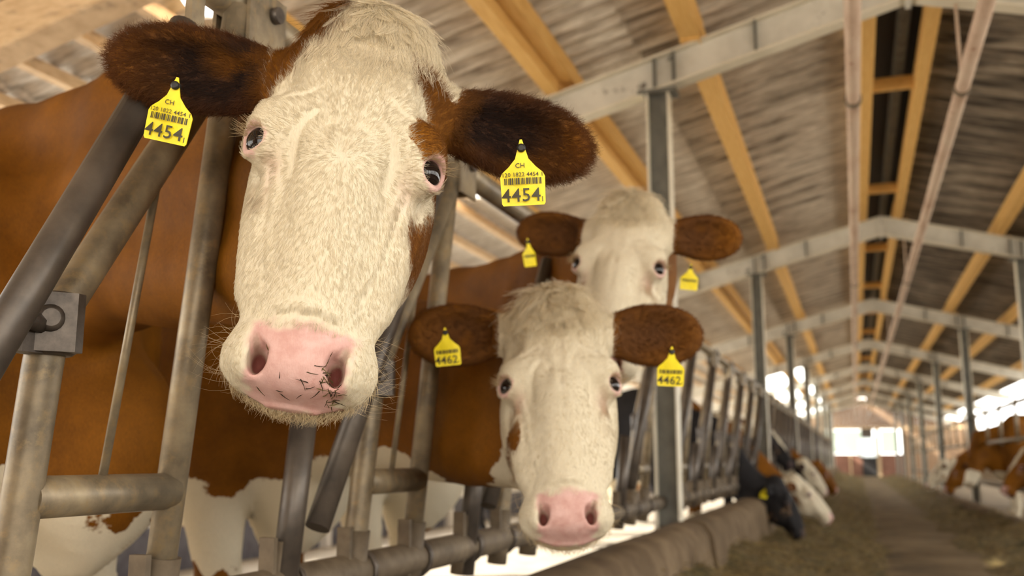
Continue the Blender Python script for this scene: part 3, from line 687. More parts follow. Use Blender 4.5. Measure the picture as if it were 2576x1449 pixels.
def body_prims(f, T, neck, B, legs_dz=0.0, tail=True):
    """trunk, neck and legs; B maps body coordinates to the world, T maps the world to the head frame"""
    q = lambda x, y, z: T(B(np.array([x, y, z], float)))
    RB = np.stack([T.R.T @ B.R[:, i] for i in range(3)], 1); sc = 1.0/T.s*B.s
    def E(c, r, k=0.10): f.ell(q(*c), np.array(r)*sc, R=RB, k=k)
    E((-.12, 0, 1.00), (.40, .27, .39)); E((-.78, 0, .97), (.72, .34, .40)); E((-1.48, 0, 1.10), (.38, .27, .32)); E((-.85, 0, .80), (.55, .30, .27))
    f.chain([q(.02, 0, 1.33), q(-.5, 0, 1.27), q(-1.1, 0, 1.28), q(-1.6, 0, 1.30)], [.105*sc, .10*sc, .10*sc, .09*sc], 0.12)
    E((.24, 0, .76), (.17, .14, .20)); E((.20, 0, .62), (.10, .05, .12), 0.06)
    for s in (-1, 1):
        E((.02, s*.19, .98), (.19, .12, .35), 0.09)
        f.chain([q(.06, s*.17, .78), q(.10, s*.17, .45), q(.07, s*.17, .14), q(.10, s*.17, .03)], [.105*sc, .056*sc, .040*sc, .058*sc], 0.04)
        f.chain([q(-1.50, s*.19, 1.05), q(-1.30, s*.20, .72), q(-1.62, s*.19, .52), q(-1.56, s*.19, .13), q(-1.52, s*.19, .03)], [.20*sc, .13*sc, .062*sc, .044*sc, .060*sc], 0.05)
    if tail: f.chain([q(-1.82, 0, 1.30), q(-1.93, 0, 1.05), q(-1.93, 0, .6), q(-1.92, 0, .45)], [.035*sc, .028*sc, .022*sc, .045*sc], 0.04)
    # neck: crest line and throat line between the shoulders and the back of the skull
    P = [np.asarray(p, float) for p in neck]; n = len(P)
    for up, r0, r1 in ((1, .115, .078), (0, .130, .080), (-1, .105, .070)):
        pts, rr = [], []
        for i, p in enumerate(P):
            t = i/(n-1); h = (0.20*(1-t) + 0.075*t)*up
            w = T(B(np.array([0, 0, 1.0]))) - T(B(np.array([0, 0, 0.])))
            w = w/np.linalg.norm(w)*(1-t) + t*np.array([0, -1, 0.]); w /= np.linalg.norm(w)
            pts.append(T(p) + w*h*(1.0 if up >= 0 else 1.25*(1-t)+t)); rr.append((r0*(1-t)+r1*t)*1.0)
        f.chain(pts, rr, 0.07)
class Xf:
    def __init__(s, o, R, sc): s.o = np.asarray(o, float); s.R = np.asarray(R, float); s.s = sc
    def __call__(s, p): return (s.R.T @ (np.asarray(p, float) - s.o))/s.s          # world -> local
    def many(s, P): return ((P - s.o) @ s.R)/s.s
    def out(s, p): return s.o + s.R @ (np.asarray(p, float)*s.s)
class Bf:
    def __init__(s, o, yaw, sc): s.o = np.asarray(o, float); c, n = math.cos(yaw), math.sin(yaw); s.R = np.array([[c, -n, 0], [n, c, 0], [0, 0, 1.]]); s.s = sc
    def __call__(s, p): return s.o + s.R @ (p*s.s)
    def inv(s, P): return ((P - s.o) @ s.R)/s.s
def in_ear(Hv, ear):
    """ear coordinates: along 0..1, across -1..1, out of the cup"""
    b, d, w, fc, L, wd = ear_frame(ear); q = Hv - b; return (q @ d)/L, (q @ w)/wd, q @ fc
def make_cow(name, label, E, roll, tilt, yaw, sc, body, neck, ears, pattern, fine=0.004, coarse=0.03, mat='coat_red', body_sc=1.0, R=None, group=None, legs=True):
    """returns the thing and what its fur needs"""
    c = Cow(); E = np.asarray(E, float); c.R = head_axes(E, roll, tilt, yaw) if R is None else R
    c.T = Xf(E, c.R, sc); c.B = Bf((body[0], body[1], body[3] if len(body) > 3 else 0.0), body[2], body_sc); c.ears = ears
    corners = np.array([c.T(c.B(np.array(p, float))) for p in [(x, y, z) for x in (-2.05, .45) for y in (-.42, .42) for z in (-.02, 1.5)]])
    lo = np.minimum(corners.min(0), -.26); hi = np.maximum(corners.max(0), .40)
    e_out = max(abs(np.asarray(e['base'])[0] + np.asarray(e['dir'])[0]*e.get('len', .2)) for e in ears) + .03 if ears else .15
    f = Field([axis(lo[0], hi[0], -.128, .128, fine, coarse), axis(lo[1], hi[1], -.25, .36, fine, coarse), axis(lo[2], hi[2], -.17, .02, fine, coarse)])
    if ears:
        ef = fine*1.5
        f = Field([axis(lo[0], hi[0], -e_out, e_out, ef, coarse), f.ax[1], f.ax[2]]) if fine > 0.0045 else Field([np.concatenate([axis(lo[0], -.128-fine, -e_out, -.128-fine, ef, coarse), np.arange(-.128, .128, fine), axis(.128, hi[0], .128, e_out, ef, coarse)]), f.ax[1], f.ax[2]])
    body_prims(f, c.T, neck(c.T, c.B), c.B)
    build_head(f, ears)
    V, Q = surface_nets(f.F, f.ax); V = smooth_verts(V, Q, 2); V = fold_displace(V, vert_normals(V, Q)*(1 if np.linalg.det(np.eye(3)) > 0 else -1))
    sgn = 1.0; Nl = vert_normals(V, Q); W0 = c.T.o + (V*sc) @ c.R.T; B0 = c.B.inv(W0)
    away = smoothstep(-.19, -.27, V[:, 2])
    wr = 0.010*fbm(B0*np.array([1.0, 1.0, .22]), 9, 501, 3) + 0.012*fbm(B0, 3.2, 502, 2)
    V = V + Nl*(wr*away)[:, None]; c.H = V; c.Q = Q
    W = c.T.o + (V*sc) @ c.R.T; Bv = c.B.inv(W)
    base = np.array([body[0], body[1], 0.0])
    c.base = base; c.W = W
    if np.linalg.det(c.R) < 0: Q = Q[:, ::-1].copy()
    c.Q = Q; N = vert_normals(W, Q); c.N = N
    A = pattern(c, V, Bv, W); c.A = {k: np.asarray(A.get(k, np.zeros(len(V))), float) for k in ('coat', 'dark', 'pink', 'hole', 'soil')}
    me = bpy.data.meshes.new('body'); nv, nq = len(V), len(Q)
    me.vertices.add(nv); me.vertices.foreach_set('co', (W-base).astype(np.float32).ravel())
    me.loops.add(nq*4); me.loops.foreach_set('vertex_index', Q.astype(np.int32).ravel())
    me.polygons.add(nq); me.polygons.foreach_set('loop_start', np.arange(0, nq*4, 4, dtype=np.int32)); me.polygons.foreach_set('loop_total', np.full(nq, 4, np.int32))
    me.update(calc_edges=True); me.polygons.foreach_set('use_smooth', np.ones(nq, bool)); me.validate()
    for k in ('coat', 'dark', 'pink', 'hole', 'soil'):
        at = me.attributes.new(k, 'FLOAT', 'POINT'); at.data.foreach_set('value', np.asarray(A.get(k, np.zeros(nv)), np.float32))
    me.materials.append(M[mat])
    c.e = empty('cow', tuple(base), 0, label, 'cow', group)
    o = bpy.data.objects.new('body', me); COL.objects.link(o); o.parent = c.e
    # eyeballs
    for s in (-1, 1):
        bm = bmesh.new(); bmesh.ops.create_uvsphere(bm, u_segments=32, v_segments=20, radius=EYE_R*sc)
        me2 = bpy.data.meshes.new('eyeball'); bm.to_mesh(me2); bm.free(); me2.polygons.foreach_set('use_smooth', [True]*len(me2.polygons))
        nrm = c.R @ mir(EYE_N, s); inner = c.R @ np.array([-s*0.62, 0.62, 0.48]); inner = unit(inner)
        co = np.empty(len(me2.vertices)*3, np.float32); me2.vertices.foreach_get('co', co); co = co.reshape(-1, 3)
        wv = smoothstep(0.80, 0.85, (co/(EYE_R*sc)) @ inner)
        at = me2.attributes.new('white', 'FLOAT', 'POINT'); at.data.foreach_set('value', wv.astype(np.float32)); me2.materials.append(M['eye'])
        eo = bpy.data.objects.new('eyeball', me2); COL.objects.link(eo); eo.parent = c.e; eo.location = Vector(c.T.out(mir(EYE, s)) - base)
    return c
def fur_on(c, n, sel, L, flow_fn, radius, name='short_fur', seed=3, lay=0.45, jitter=0.25, curl=0.0, gravity=0.1, tints=None, npt=4, clump=None):
    """scatter n strands over the quads whose weight sel(head coords, ...) is positive"""
    r = np.random.default_rng(seed); Q, V, W = c.Q, c.H, c.W
    ctr = V[Q].mean(1); wgt = sel(ctr)
    ar = np.linalg.norm(np.cross(W[Q[:, 2]]-W[Q[:, 0]], W[Q[:, 3]]-W[Q[:, 1]]), axis=1)*wgt
    if ar.sum() <= 0: return None
    qi = r.choice(len(Q), n, p=ar/ar.sum()); u, v = r.random(n), r.random(n)
    bw = np.stack([(1-u)*(1-v), u*(1-v), u*v, (1-u)*v], 1)[:, :, None]
    root = (W[Q[qi]]*bw).sum(1); hv = (V[Q[qi]]*bw).sum(1); nn = (c.N[Q[qi]]*bw).sum(1); nn /= np.linalg.norm(nn, axis=1, keepdims=True)
    fl = flow_fn(hv) @ c.R.T; fl += r.normal(0, jitter, fl.shape); fl -= nn*(fl*nn).sum(1, keepdims=True); fl /= np.linalg.norm(fl, axis=1, keepdims=True)+1e-9
    d0 = nn*lay + fl*(1-lay*0.6); d0 /= np.linalg.norm(d0, axis=1, keepdims=True)
    d1 = nn*lay*0.35 + fl; d1 /= np.linalg.norm(d1, axis=1, keepdims=True)
    ln = L(hv)*r.uniform(0.6, 1.15, n)
    at = {k: (c.A[k][Q[qi]]*bw[:, :, 0]).sum(1) for k in c.A}
    col = tints(hv, at, r)
    col = col*r.uniform(0.80, 1.12, n)[:, None]
    return strands(name, c.e, root - nn*0.0006, d0, ln, np.clip(col, 0, 1), radius, gravity, npt, curl, c.base, d1, seed, clump)
# ------------------------------------------------------------------ the three cows with their heads through the near fence
def px_head(T, pts, n0=-0.03):
    nrm = T.R[:, 2]; q = T.out((0, 0, n0)); out = []
    for x, y in pts: h = T(at_plane(x, y, q, nrm)); out.append((h[0], h[1]))
    return np.array(out)
def body_coat(Bv, seed, z0=0.78, amp=0.19):
    n = fbm(Bv, 6.5, seed, 5); leg = smoothstep(.62, .5, Bv[:, 2])
    return (Bv[:, 2] - z0 + n*amp)*0.6*(1-leg) + leg*(fbm(Bv, 9.0, seed+9, 4)*0.12 - 0.005)
def muzzle_masks(V):
    s, a, n = V[:, 0], V[:, 1], V[:, 2]; jit = fbm(V, 60, 11, 3)
    pad = 1 - np.maximum(np.abs(s)/(0.057 - 0.10*np.clip(a-.275, 0, 1)), np.abs(a - 0.284)/0.041)
    pink = smoothstep(-0.10, 0.16, pad + jit*0.35)*smoothstep(-.104, -.094, n)
    lip = np.exp(-((a-.306)/.008)**2)*np.exp(-((n+.100)/.014)**2)*(np.abs(s) < .062)
    hole = np.zeros(len(V))
    for sd in (-1, 1):
        d = np.sqrt(((s-sd*.0440)/.0105)**2 + ((a-.282)/.0165)**2)
        hole = np.maximum(hole, smoothstep(1.05, .62, d)*smoothstep(-.030, -.042, n))
        d2 = np.sqrt(((s-sd*(.0505-(a-.262)*.2))/.0050)**2 + ((a-.262)/.020)**2); hole = np.maximum(hole, 0.6*smoothstep(1.0, .5, d2)*smoothstep(-.020, -.03, n))
    ring = np.zeros(len(V))
    for sd in (-1, 1):
        e = mir(EYE, sd); d = np.linalg.norm(V-(e + mir(EYE_N, sd)*.012), axis=1); ring = np.maximum(ring, smoothstep(.0262, .0228, d + jit*.005))
        tear = np.exp(-(((s-sd*.083)/.012)**2 + ((a-.040)/.022)**2)); ring = np.maximum(ring, 0.35*tear*(n > -.09))
    return np.maximum(np.clip(pink + 0.5*lip, 0, 1), ring*0.85), np.clip(hole, 0, 1), 0.55*lip
def head_weight(V): return smoothstep(-.185, -.150, V[:, 2] + np.clip(V[:, 1]*0.25, -0.03, .12))*(np.abs(V[:, 0]) < .14)*(V[:, 1] > -.285)*(V[:, 1] < .38)
def ear_masks(c, V):
    m = np.zeros(len(V)); inner = np.zeros(len(V))
    for ear in c.ears:
        t, w, o = in_ear(V, ear); near = (t > .06) & (t < 1.1) & (np.abs(w) < 1.25) & (np.abs(o) < .06)
        m = np.maximum(m, near*smoothstep(.06, .20, t)); inner = np.maximum(inner, near*np.maximum(smoothstep(.50, .95, t), .8*smoothstep(.35, .85, w)*smoothstep(.25, .5, t)))
    return m, inner
def make_pattern(seed, patches_px=(), extra=None, z0=0.78, white_ear_base=True, dark_ear=0.75, face_edge=-0.145, solid=None, body=None, pink_k=1.0):
    def pat(c, V, Bv, W):
        pink, hole, lip = muzzle_masks(V); hw = head_weight(V); em, ei = ear_masks(c, V)
        face = np.full(len(V), -0.05)
        nz = fbm(V, 22, seed+3, 4)
        for poly, n0 in patches_px:
            sd = poly_sd(px_head(c.T, poly, n0), V[:, :2]); face = np.maximum(face, np.where(V[:, 2] > -.2, sd + nz*0.010, -.05))
        face = np.maximum(face, (face_edge - V[:, 2] - np.clip(V[:, 1], 0, .4)*0.28)*0.8 + nz*.02)
        face = np.where(V[:, 1] > .17, np.minimum(face, -.02), face) 
        if solid is not None: face = np.full(len(V), solid*1.0)
        bc = body_coat(Bv, seed, z0) if body is None else body(Bv)
        coat = bc*(1-hw) + face*hw
        coat = np.where(em > .2, .05, coat)
        if extra is not None: coat = extra(c, V, Bv, W, coat, hw)
        soil = np.zeros(len(V))
        for sd in (-1, 1): soil = np.maximum(soil, 0.85*np.exp(-(((V[:, 0]-sd*.092)/.020)**2 + ((V[:, 1]-.055)/.035)**2))*smoothstep(-.08, .22, fbm(V, 45, seed+21, 3)))
        soil = np.maximum(soil, 0.30*np.exp(-(((V[:, 0])/.04)**2 + ((V[:, 1]-.242)/.010)**2))*smoothstep(-.1, .2, fbm(V, 60, seed+22, 3)))
        pink = pink*pink_k
        dark = np.maximum(dark_ear*em*(1-ei*0.70)*smoothstep(.95, .35, np.abs(fbm(V, 20, seed+5, 3))*1.5), lip)
        return dict(coat=np.clip(coat, -.05, .05), dark=dark, pink=pink*(1-hole), hole=hole, soil=soil)
    return pat
def coat_tints(mid_brown=(0.17, 0.060, 0.004), noise_seed=4):
    mb = np.array(mid_brown); wh = np.array(WHITE)
    def t(hv, at, r):
        k = smoothstep(-.004, .004, at['coat'] + r.normal(0, .003, len(hv)))[:, None]
        c = wh*(1-k) + mb*k
        c = c*(1-at['dark'][:, None]*.75) + np.array((.055, .022, .010))*at['dark'][:, None]*.75
        c = c*(1-at['soil'][:, None]*.7) + np.array((.27, .16, .07))*at['soil'][:, None]*.7
        return c
    return t
def face_flow(sw=(0.0, 0.012)):
    def f(hv):
        ds, da = hv[:, 0]-sw[0], hv[:, 1]-sw[1]; dist = np.hypot(ds, da)
        up = np.stack([ds*1.2, np.where(da > 0, np.abs(da)*2.2, da*1.4), np.zeros(len(hv))], 1)
        w = smoothstep(.02, .16, dist)[:, None]
        side = np.stack([np.sign(hv[:, 0])*0.35, np.ones(len(hv)), -0.35*np.ones(len(hv))], 1)
        out = up/(np.linalg.norm(up, axis=1, keepdims=True)+1e-6)
        b = (w*0.6*(hv[:, 1] > sw[1])[:, None]); o = out*(1-b) + side*b
        return o
    return f
def face_sel(c):
    def f(ctr):
        pad = np.maximum(np.abs(ctr[:, 0])/.060, np.abs(ctr[:, 1]-.286)/.040)
        w = (ctr[:, 1] > -.285)*(ctr[:, 1] < .33)*(ctr[:, 2] > -.20)*(np.abs(ctr[:, 0]) < .135)
        w = w*np.where((pad < 1.0) & (ctr[:, 2] > -.095), 0.0, 1.0)
        for s in (-1, 1): w = w*(np.linalg.norm(ctr-(mir(EYE, s)+mir(EYE_N, s)*.012), axis=1) > .024)
        em, _ = ear_masks(c, ctr); return w*(em < .3)
    return f
def ear_sel(c):
    def f(ctr):
        em, _ = ear_masks(c, ctr); return (em > .15)*1.0
    return f
def ear_flow(c):
    def f(hv):
        o = np.zeros((len(hv), 3))
        for ear in c.ears:
            b, d, w, fc, L, wd = ear_frame(ear); t, ww, oo = in_ear(hv, ear); near = (t > -.2) & (np.abs(ww) < 1.6) & (t < 1.3)
            o += near[:, None]*(d*0.8 + w*np.sign(ww)[:, None]*np.clip(np.abs(ww), 0, 1)[:, None]*0.9)
        return o + 1e-4
    return f
def dress(c, n_face, n_ear, n_tuft, n_chin, n_whisk, width=1.0, swirl=(0, .028), tuft_dir=(0.0, 1.0, .25), tcurl=.22, tlen=1.0, tlay=.16, brown=(0.17, 0.060, 0.004), ear_len=.022):
    fur_on(c, n_face, face_sel(c), lambda h: 0.0105 + 0.008*smoothstep(-.05, -.16, h[:, 1]) - .003*smoothstep(.15, .25, h[:, 1]), face_flow(swirl), .00021*width, 'face_hair', 3, 0.28, 0.30, tints=coat_tints(brown), clump=(.0042, .55))
    def ear_t(hv, at, r):
        edge = np.zeros(len(hv))
        for ear in c.ears: t, w, o = in_ear(hv, ear); edge = np.maximum(edge, ((np.abs(t) < 1.2)*smoothstep(.5, .95, np.maximum(np.abs(w), t))))
        k = at['dark'][:, None]; e = edge[:, None]
        col = np.array(brown)*(1-k) + np.array((.018, .0075, .004))*k
        return col*(1-e*.6) + np.array((.12, .038, .008))*e*.6
    if n_ear: fur_on(c, n_ear, ear_sel(c), lambda h: ear_len + 0*h[:, 0], ear_flow(c), .00023*width, 'ear_hair', 5, 0.50, 0.45, tints=ear_t, gravity=.05, clump=(.005, .5))
    # forelock: long wavy locks falling from the poll
    sel = lambda ctr: np.exp(-((ctr[:, 0]/.046)**2 + ((ctr[:, 1]+.190)/.050)**2))*(ctr[:, 2] > -.09)*(ctr[:, 1] > -.27)
    def tl(hv, at, r):
        k = smoothstep(-.006, .004, at['coat'])[:, None]; return np.array((0.80, 0.71, 0.53))*(1-k) + np.array(brown)*k
    fur_on(c, n_tuft, sel, lambda h: tlen*(.026 + .030*smoothstep(-.12, -.20, h[:, 1])), lambda h: np.stack([h[:, 0]*5 + tuft_dir[0], np.full(len(h), tuft_dir[1]), np.full(len(h), tuft_dir[2])], 1), .00026*width, 'forelock', 7, tlay, .30, tcurl, .10, tints=tl, npt=7, clump=(.0085, .85))
    # chin bristles and whiskers
    sel = lambda ctr: (ctr[:, 1] > .258)*(ctr[:, 2] < -.085)*(np.abs(ctr[:, 0]) < .09)*1.0
    def ct(hv, at, r): return np.array((0.66, 0.53, 0.33))[None]*np.ones((len(hv), 1))
    fur_on(c, n_chin, sel, lambda h: .020 + 0*h[:, 0], lambda h: np.stack([h[:, 0]*2, np.full(len(h), .8), np.full(len(h), -.45)], 1), .00017*width, 'chin_hair', 9, .75, .25, tints=ct)
    sel = lambda ctr: (ctr[:, 1] > .218)*(ctr[:, 1] < .31)*(np.abs(ctr[:, 0]) > .062)*(ctr[:, 2] > -.125)*1.0
    fur_on(c, n_whisk, sel, lambda h: .048 + 0*h[:, 0], lambda h: np.stack([np.sign(h[:, 0])*1.0, -.2+0*h[:, 0], -.2+0*h[:, 0]], 1), .00012*width, 'whiskers', 13, .85, .35, .06, tints=ct, npt=5)
    # eyelashes
    rr, dd = [], []; r = np.random.default_rng(5)
    for s in (-1, 1):
        e = mir(EYE, s); nrm = mir(EYE_N, s); u = unit(np.cross(nrm, (0, 1, 0))); 
        for k in range(70):
            t = r.uniform(-1, 1); p = e + nrm*.0165 + u*(t*.018) + np.array([0, -1, 0])*(.0165*math.sqrt(max(0, 1-t*t*.9))); rr.append(c.T.out(p))
            dd.append(c.R @ unit(nrm*0.9 + np.array([0, -.55+.9*r.uniform(0, 1), 0]) + u*t*.4 + r.normal(0, .12, 3)))
    n = len(rr); strands('eyelashes', c.e, np.array(rr), np.array(dd), r.uniform(.016, .026, n)*c.T.s, np.tile((0.5, .38, .22), (n, 1)), .00022*width, .1, 4, 0, c.base, None, 3)

# ear tags: yellow plate with a neck, a black stud and printing
TAGP = [(-.0285, -.052), (.0285, -.052), (.0305, -.049), (.0315, -.012), (.0285, -.006), (.019, .002), (.0095, .013), (.0050, .028), (.0016, .040), (-.0016, .040), (-.0050, .028), (-.0095, .013), (-.019, .002), (-.0285, -.006), (-.0315, -.012), (-.0305, -.049)]
BARS = '1101001011101100101101110010110100111011010011010111001011'
def text_mesh(txt, size, x, y, z):
    cu = bpy.data.curves.new('t', 'FONT'); cu.body = txt; cu.size = size; cu.align_x = 'CENTER'; cu.resolution_u = 2; cu.space_character = 1.05; cu.offset = size*0.006
    ob = bpy.data.objects.new('t', cu); COL.objects.link(ob); dg = bpy.context.evaluated_depsgraph_get(); me = bpy.data.meshes.new_from_object(ob.evaluated_get(dg))
    V = [(v.co.x + x, v.co.y + y, z) for v in me.vertices]; Fq = [tuple(p.vertices) for p in me.polygons]
    bpy.data.objects.remove(ob); bpy.data.curves.remove(cu); bpy.data.meshes.remove(me); return V, Fq
def ear_tag(c, pos, xdir, up, size=1.0, big=None, small=None, code=None, country=None, bars=True, label=None):
    """pos: world place of the plate's neck top; xdir, up: world directions of the print"""
    up = unit(up); x = unit(np.asarray(xdir, float) - up*(np.asarray(xdir, float) @ up)); nrm = np.cross(x, up)
    Rm = np.stack([x, up, nrm], 1)
    mb = MB(); n = len(TAGP); cur = lambda px, py: 0.004*(1-(px/.0315)**2)
    V = []
    for z in (0, -.0022): V += [(px, py-.040, cur(px, py)+z) for px, py in TAGP]
    mb.add(V, [tuple(range(n)), tuple(range(2*n-1, n-1, -1))] + [(i, n+i, n+(i+1) % n, (i+1) % n) for i in range(n)])
    # a finer curved front so that plate and print bow together
    o = mb.build('ear_tag', M['tag_yellow'], c.e); o.scale = (size,)*3
    mw = Matrix(Rm.tolist()).to_4x4(); o.rotation_euler = mw.to_euler(); o.location = Vector(np.asarray(pos) - c.base)
    if label: o['label'] = label
    st = MB(); st.tube([(0, -.012, -.004), (0, -.012, .007)], .0058, 16); st.tube([(0, -.012, .007), (0, -.012, .0095)], [.0062, .0035], 16)
    st.build('tag_stud', M['black'], o)
    pr = MB(); add = lambda VF: pr.add([(a, b-.040, 0.0046*(1-(a/.0315)**2)+.0006) for a, b, _ in VF[0]], VF[1])
    if country: add(text_mesh(country, .0095, -.003, .0005, 0))
    if code: add(text_mesh(code, .0082, 0, -.0115, 0))
    if bars:
        w = .052/len(BARS)
        for i, ch in enumerate(BARS):
            if ch == '1': x0 = -.026 + i*w; add(([(x0, -.0225, 0), (x0+w, -.0225, 0), (x0+w, -.0135, 0), (x0, -.0135, 0)], [(0, 1, 2, 3)]))
    if big: add(text_mesh(big, .0265, -.003, -.0465, 0))
    if small: add(text_mesh(small, .0105, .0265, -.0475, 0))
    if pr.v: q = pr.build('printing', M['ink'], o); q['kind'] = 'stuff'
    return o

def std_ears(l=0.2, w=0.052, **kw):
    out = []
    for s in (-1, 1):
        k = dict(base=(s*.104, -.155, -.105), dir=(s*1.0, .02, -.06), face=(0, .45, .9), len=l, wid=w); k.update(kw.get('L' if s < 0 else 'R', {})); out.append(k)
    return out
near_group = None
# --- cow 4454
E1 = at_depth(868, 360, 1.20)
p_l = [(842, -60), (905, 40), (860, 80), (800, 130), (735, 190), (690, 225), (650, 262), (615, 330), (560, 330), (560, 230), (630, 225), (655, 200), (690, 110), (760, 30)]
p_r = [(1034, 135), (1052, 158), (1095, 155), (1140, 205), (1300, 250), (1300, 500), (1150, 490), (1122, 432), (1080, 418), (1048, 390), (1036, 340), (1060, 300), (1082, 268), (1076, 240), (1056, 210), (1036, 175)]
p_c = [(1140, 470), (1092, 520), (1060, 552), (1028, 575), (1018, 615), (1026, 690), (1075, 640), (1110, 560), (1180, 560), (1200, 470)]
def neck1(T, B): return [B(np.array([.02, 0, 1.17])), B(np.array([.40, -.12, 1.22])), T.out((0, -.10, -.30)), T.out((0, -.09, -.155))]
c1 = make_cow('cow', 'large red and white cow with tag 4454, nearest face of all', E1, math.radians(8.0), math.radians(33), math.radians(5), 0.985,
              (-1.78, 1.72, 0.0), neck1, std_ears(.222, .055, L=dict(dir=(-1, .02, -.03), base=(-.106, -.140, -.105), len=.240), R=dict(dir=(1, .06, -.02), base=(.106, -.138, -.105))), make_pattern(21, [(p_l, -.06), (p_r, -.018), (p_c, -.08)], z0=.66, dark_ear=1.0), fine=0.0036, coarse=.030, body_sc=1.09)
dress(c1, 90000, 26000, 5200, 1700, 90)
c1.e['label'] = 'red and white cow, number 4454 on its ear tags, in the nearest fence gap'
TXT = dict(big='4454', small='1', code='120 1822 4454 1', country='CH')
def tag_at(c, x, y, d, right_px, up_px, size, **kw):
    p = at_depth(x, y, d); xr = RGT*right_px[0] - UPV*right_px[1]; u = RGT*up_px[0] - UPV*up_px[1]
    return ear_tag(c, p, xr - FWD*kw.pop('turn', 0.0), u, size, **kw)
tag_at(c1, 449, 196, 1.225, (1, .33), (.22, -1), 0.88, **TXT)
tag_at(c1, 1310, 352, 1.225, (1, -.10), (-.05, -1), 0.88, **TXT)
# --- cow 4462
E2 = at_depth(1410, 950, 1.98)
spot = [(1272, 1090), (1284, 1072), (1300, 1074), (1308, 1095), (1307, 1130), (1298, 1142), (1284, 1130), (1275, 1110)]
def neck2(T, B): return [B(np.array([.02, 0, 1.06])), B(np.array([.40, -.08, 1.02])), T.out((0, -.11, -.30)), T.out((0, -.09, -.155))]
c2 = make_cow('cow', 'red and white cow, tag 4462, brown spot on white cheek, lowest head of three', E2, math.radians(-1.0), math.radians(31), math.radians(-3), 0.985,
              (-1.80, 2.62, 0.0), neck2, std_ears(.222, .070, L=dict(dir=(-1, .0, .04), base=(-.104, -.175, -.105)), R=dict(dir=(1, .06, .02), base=(.104, -.172, -.105))), make_pattern(33, [(spot, -.06)], z0=.74, dark_ear=.55, face_edge=-.15), fine=0.0042, coarse=.032, body_sc=1.02)
dress(c2, 34000, 7000, 3200, 700, 50, 1.5, ear_len=.012, tcurl=.55, tlen=1.25, tlay=.42)
TXT2 = dict(big='4462', small='1')
tag_at(c2, 1119, 824, 1.98, (1, .06), (-.10, -1), 0.83, **TXT2)
tag_at(c2, 1690, 872, 1.98, (1, -.12), (.04, -1), 0.86, **TXT2)
# --- third cow, behind
E3 = at_depth(1550, 654, 2.58)
p3 = [(1395, 590), (1440, 520), (1470, 510), (1440, 560), (1425, 610), (1425, 640), (1380, 640)]
def neck3(T, B): return [B(np.array([.02, 0, 1.16])), B(np.array([.42, -.08, 1.22])), T.out((0, -.11, -.30)), T.out((0, -.09, -.155))]
c3 = make_cow('cow', 'red and white cow with raised head showing above the cow 4462', E3, math.radians(5.0), math.radians(33), math.radians(11), 0.985,
              (-1.80, 3.50, 0.0), neck3, std_ears(.205, .064, L=dict(dir=(-.86, -.05, -.02), base=(-.10, -.13, -.10), len=.23), R=dict(dir=(1, -.05, -.05))), make_pattern(47, [(p3, -.06)], z0=.78, dark_ear=.62), fine=0.0050, coarse=.034, body_sc=1.02)
dress(c3, 16000, 4500, 1500, 200, 0 + 20, 2.0, ear_len=.012, tcurl=.5, tlen=1.2, tlay=.40)
tag_at(c3, 1325, 600, 2.58, (.55, .25), (-.15, -1), 0.80, bars=True, turn=-.6)
tag_at(c3, 1738, 664, 2.58, (1, -.16), (.10, -1), 0.74, bars=True)
# ------------------------------------------------------------------ cows further down the barn
def down_axes(heading, pitch, roll=0.0):
    """head lowered: heading is the way the face points on the floor plan, pitch how far the muzzle points down"""
    h = np.array([math.cos(heading), math.sin(heading), 0]); a = h*math.cos(pitch) - np.array([0, 0, 1.])*math.sin(pitch)
    n = h*math.sin(pitch) + np.array([0, 0, 1.])*math.cos(pitch); s = np.cross(n, a)      # n = a x s
    c, q = math.cos(roll), math.sin(roll); s2 = s*c + n*q; n2 = n*c - s*q; return np.stack([s2, a, n2], 1)
def far_cow(label, E, heading, pitch, body, pat, mat='coat_red', body_sc=1.0, nk=(.42, 0, 1.0), group=None, tagpx=None, R=None, sc=0.98):
    neck = lambda T, B: [B(np.array([.02, 0, 1.06])), B(np.array(nk)), T.out((0, -.12, -.26)), T.out((0, -.09, -.150))]
    return make_cow('cow', label, E, 0, 0, 0, sc, body, neck, std_ears(.17, .050), pat, fine=0.009, coarse=.05, mat=mat, body_sc=body_sc, R=down_axes(heading, pitch) if R is None else R, group=group)
def at_y(x, y, Y): return at_plane(x, y, (0, Y, 0), (0, 1, 0))
kb = dict(z0=.45)
b1 = far_cow('black cow with lowered head eating hay from the alley floor', (-0.52, 8.92, 0.44), math.radians(-8), math.radians(70), (-1.72, 8.95, 0), make_pattern(5, pink_k=.08, solid=.05, body=lambda B: np.full(len(B), .05), dark_ear=0.0), 'coat_black', 1.0, (.52, 0, .93))
ear_tag(b1, at_y(1926, 1226, 8.74), RGT + UPV*.1, UPV + RGT*.25, 1.0)
w1 = far_cow('brown cow with lowered white face, feeding just behind the black cow', (-0.40, 10.30, 0.48), math.radians(-12), math.radians(52), (-1.66, 10.4, 0), make_pattern(6, z0=.6), 'coat_red', 1.0, (.50, 0, .90))
p_bl = lambda V: None
def blaze(c, V, Bv, W, coat, hw):
    t = .034 - np.abs(V[:, 0]) - .25*np.clip(V[:, 1]+.02, 0, 1); return np.where(hw > .5, np.clip(-t*1.5, -.05, .05), coat)
b2 = far_cow('black and white cow with raised head and white forehead triangle', at_y(1966, 1118, 12.6), math.radians(-30), math.radians(58), (-2.0, 12.7, 0), make_pattern(8, pink_k=.08, solid=.05, extra=blaze, body=lambda B: (np.clip((fbm(B, 1.8, 15, 3)+.02)*.5, -.05, .05)), dark_ear=0), 'coat_black', 1.0, (.42, 0, 1.1))
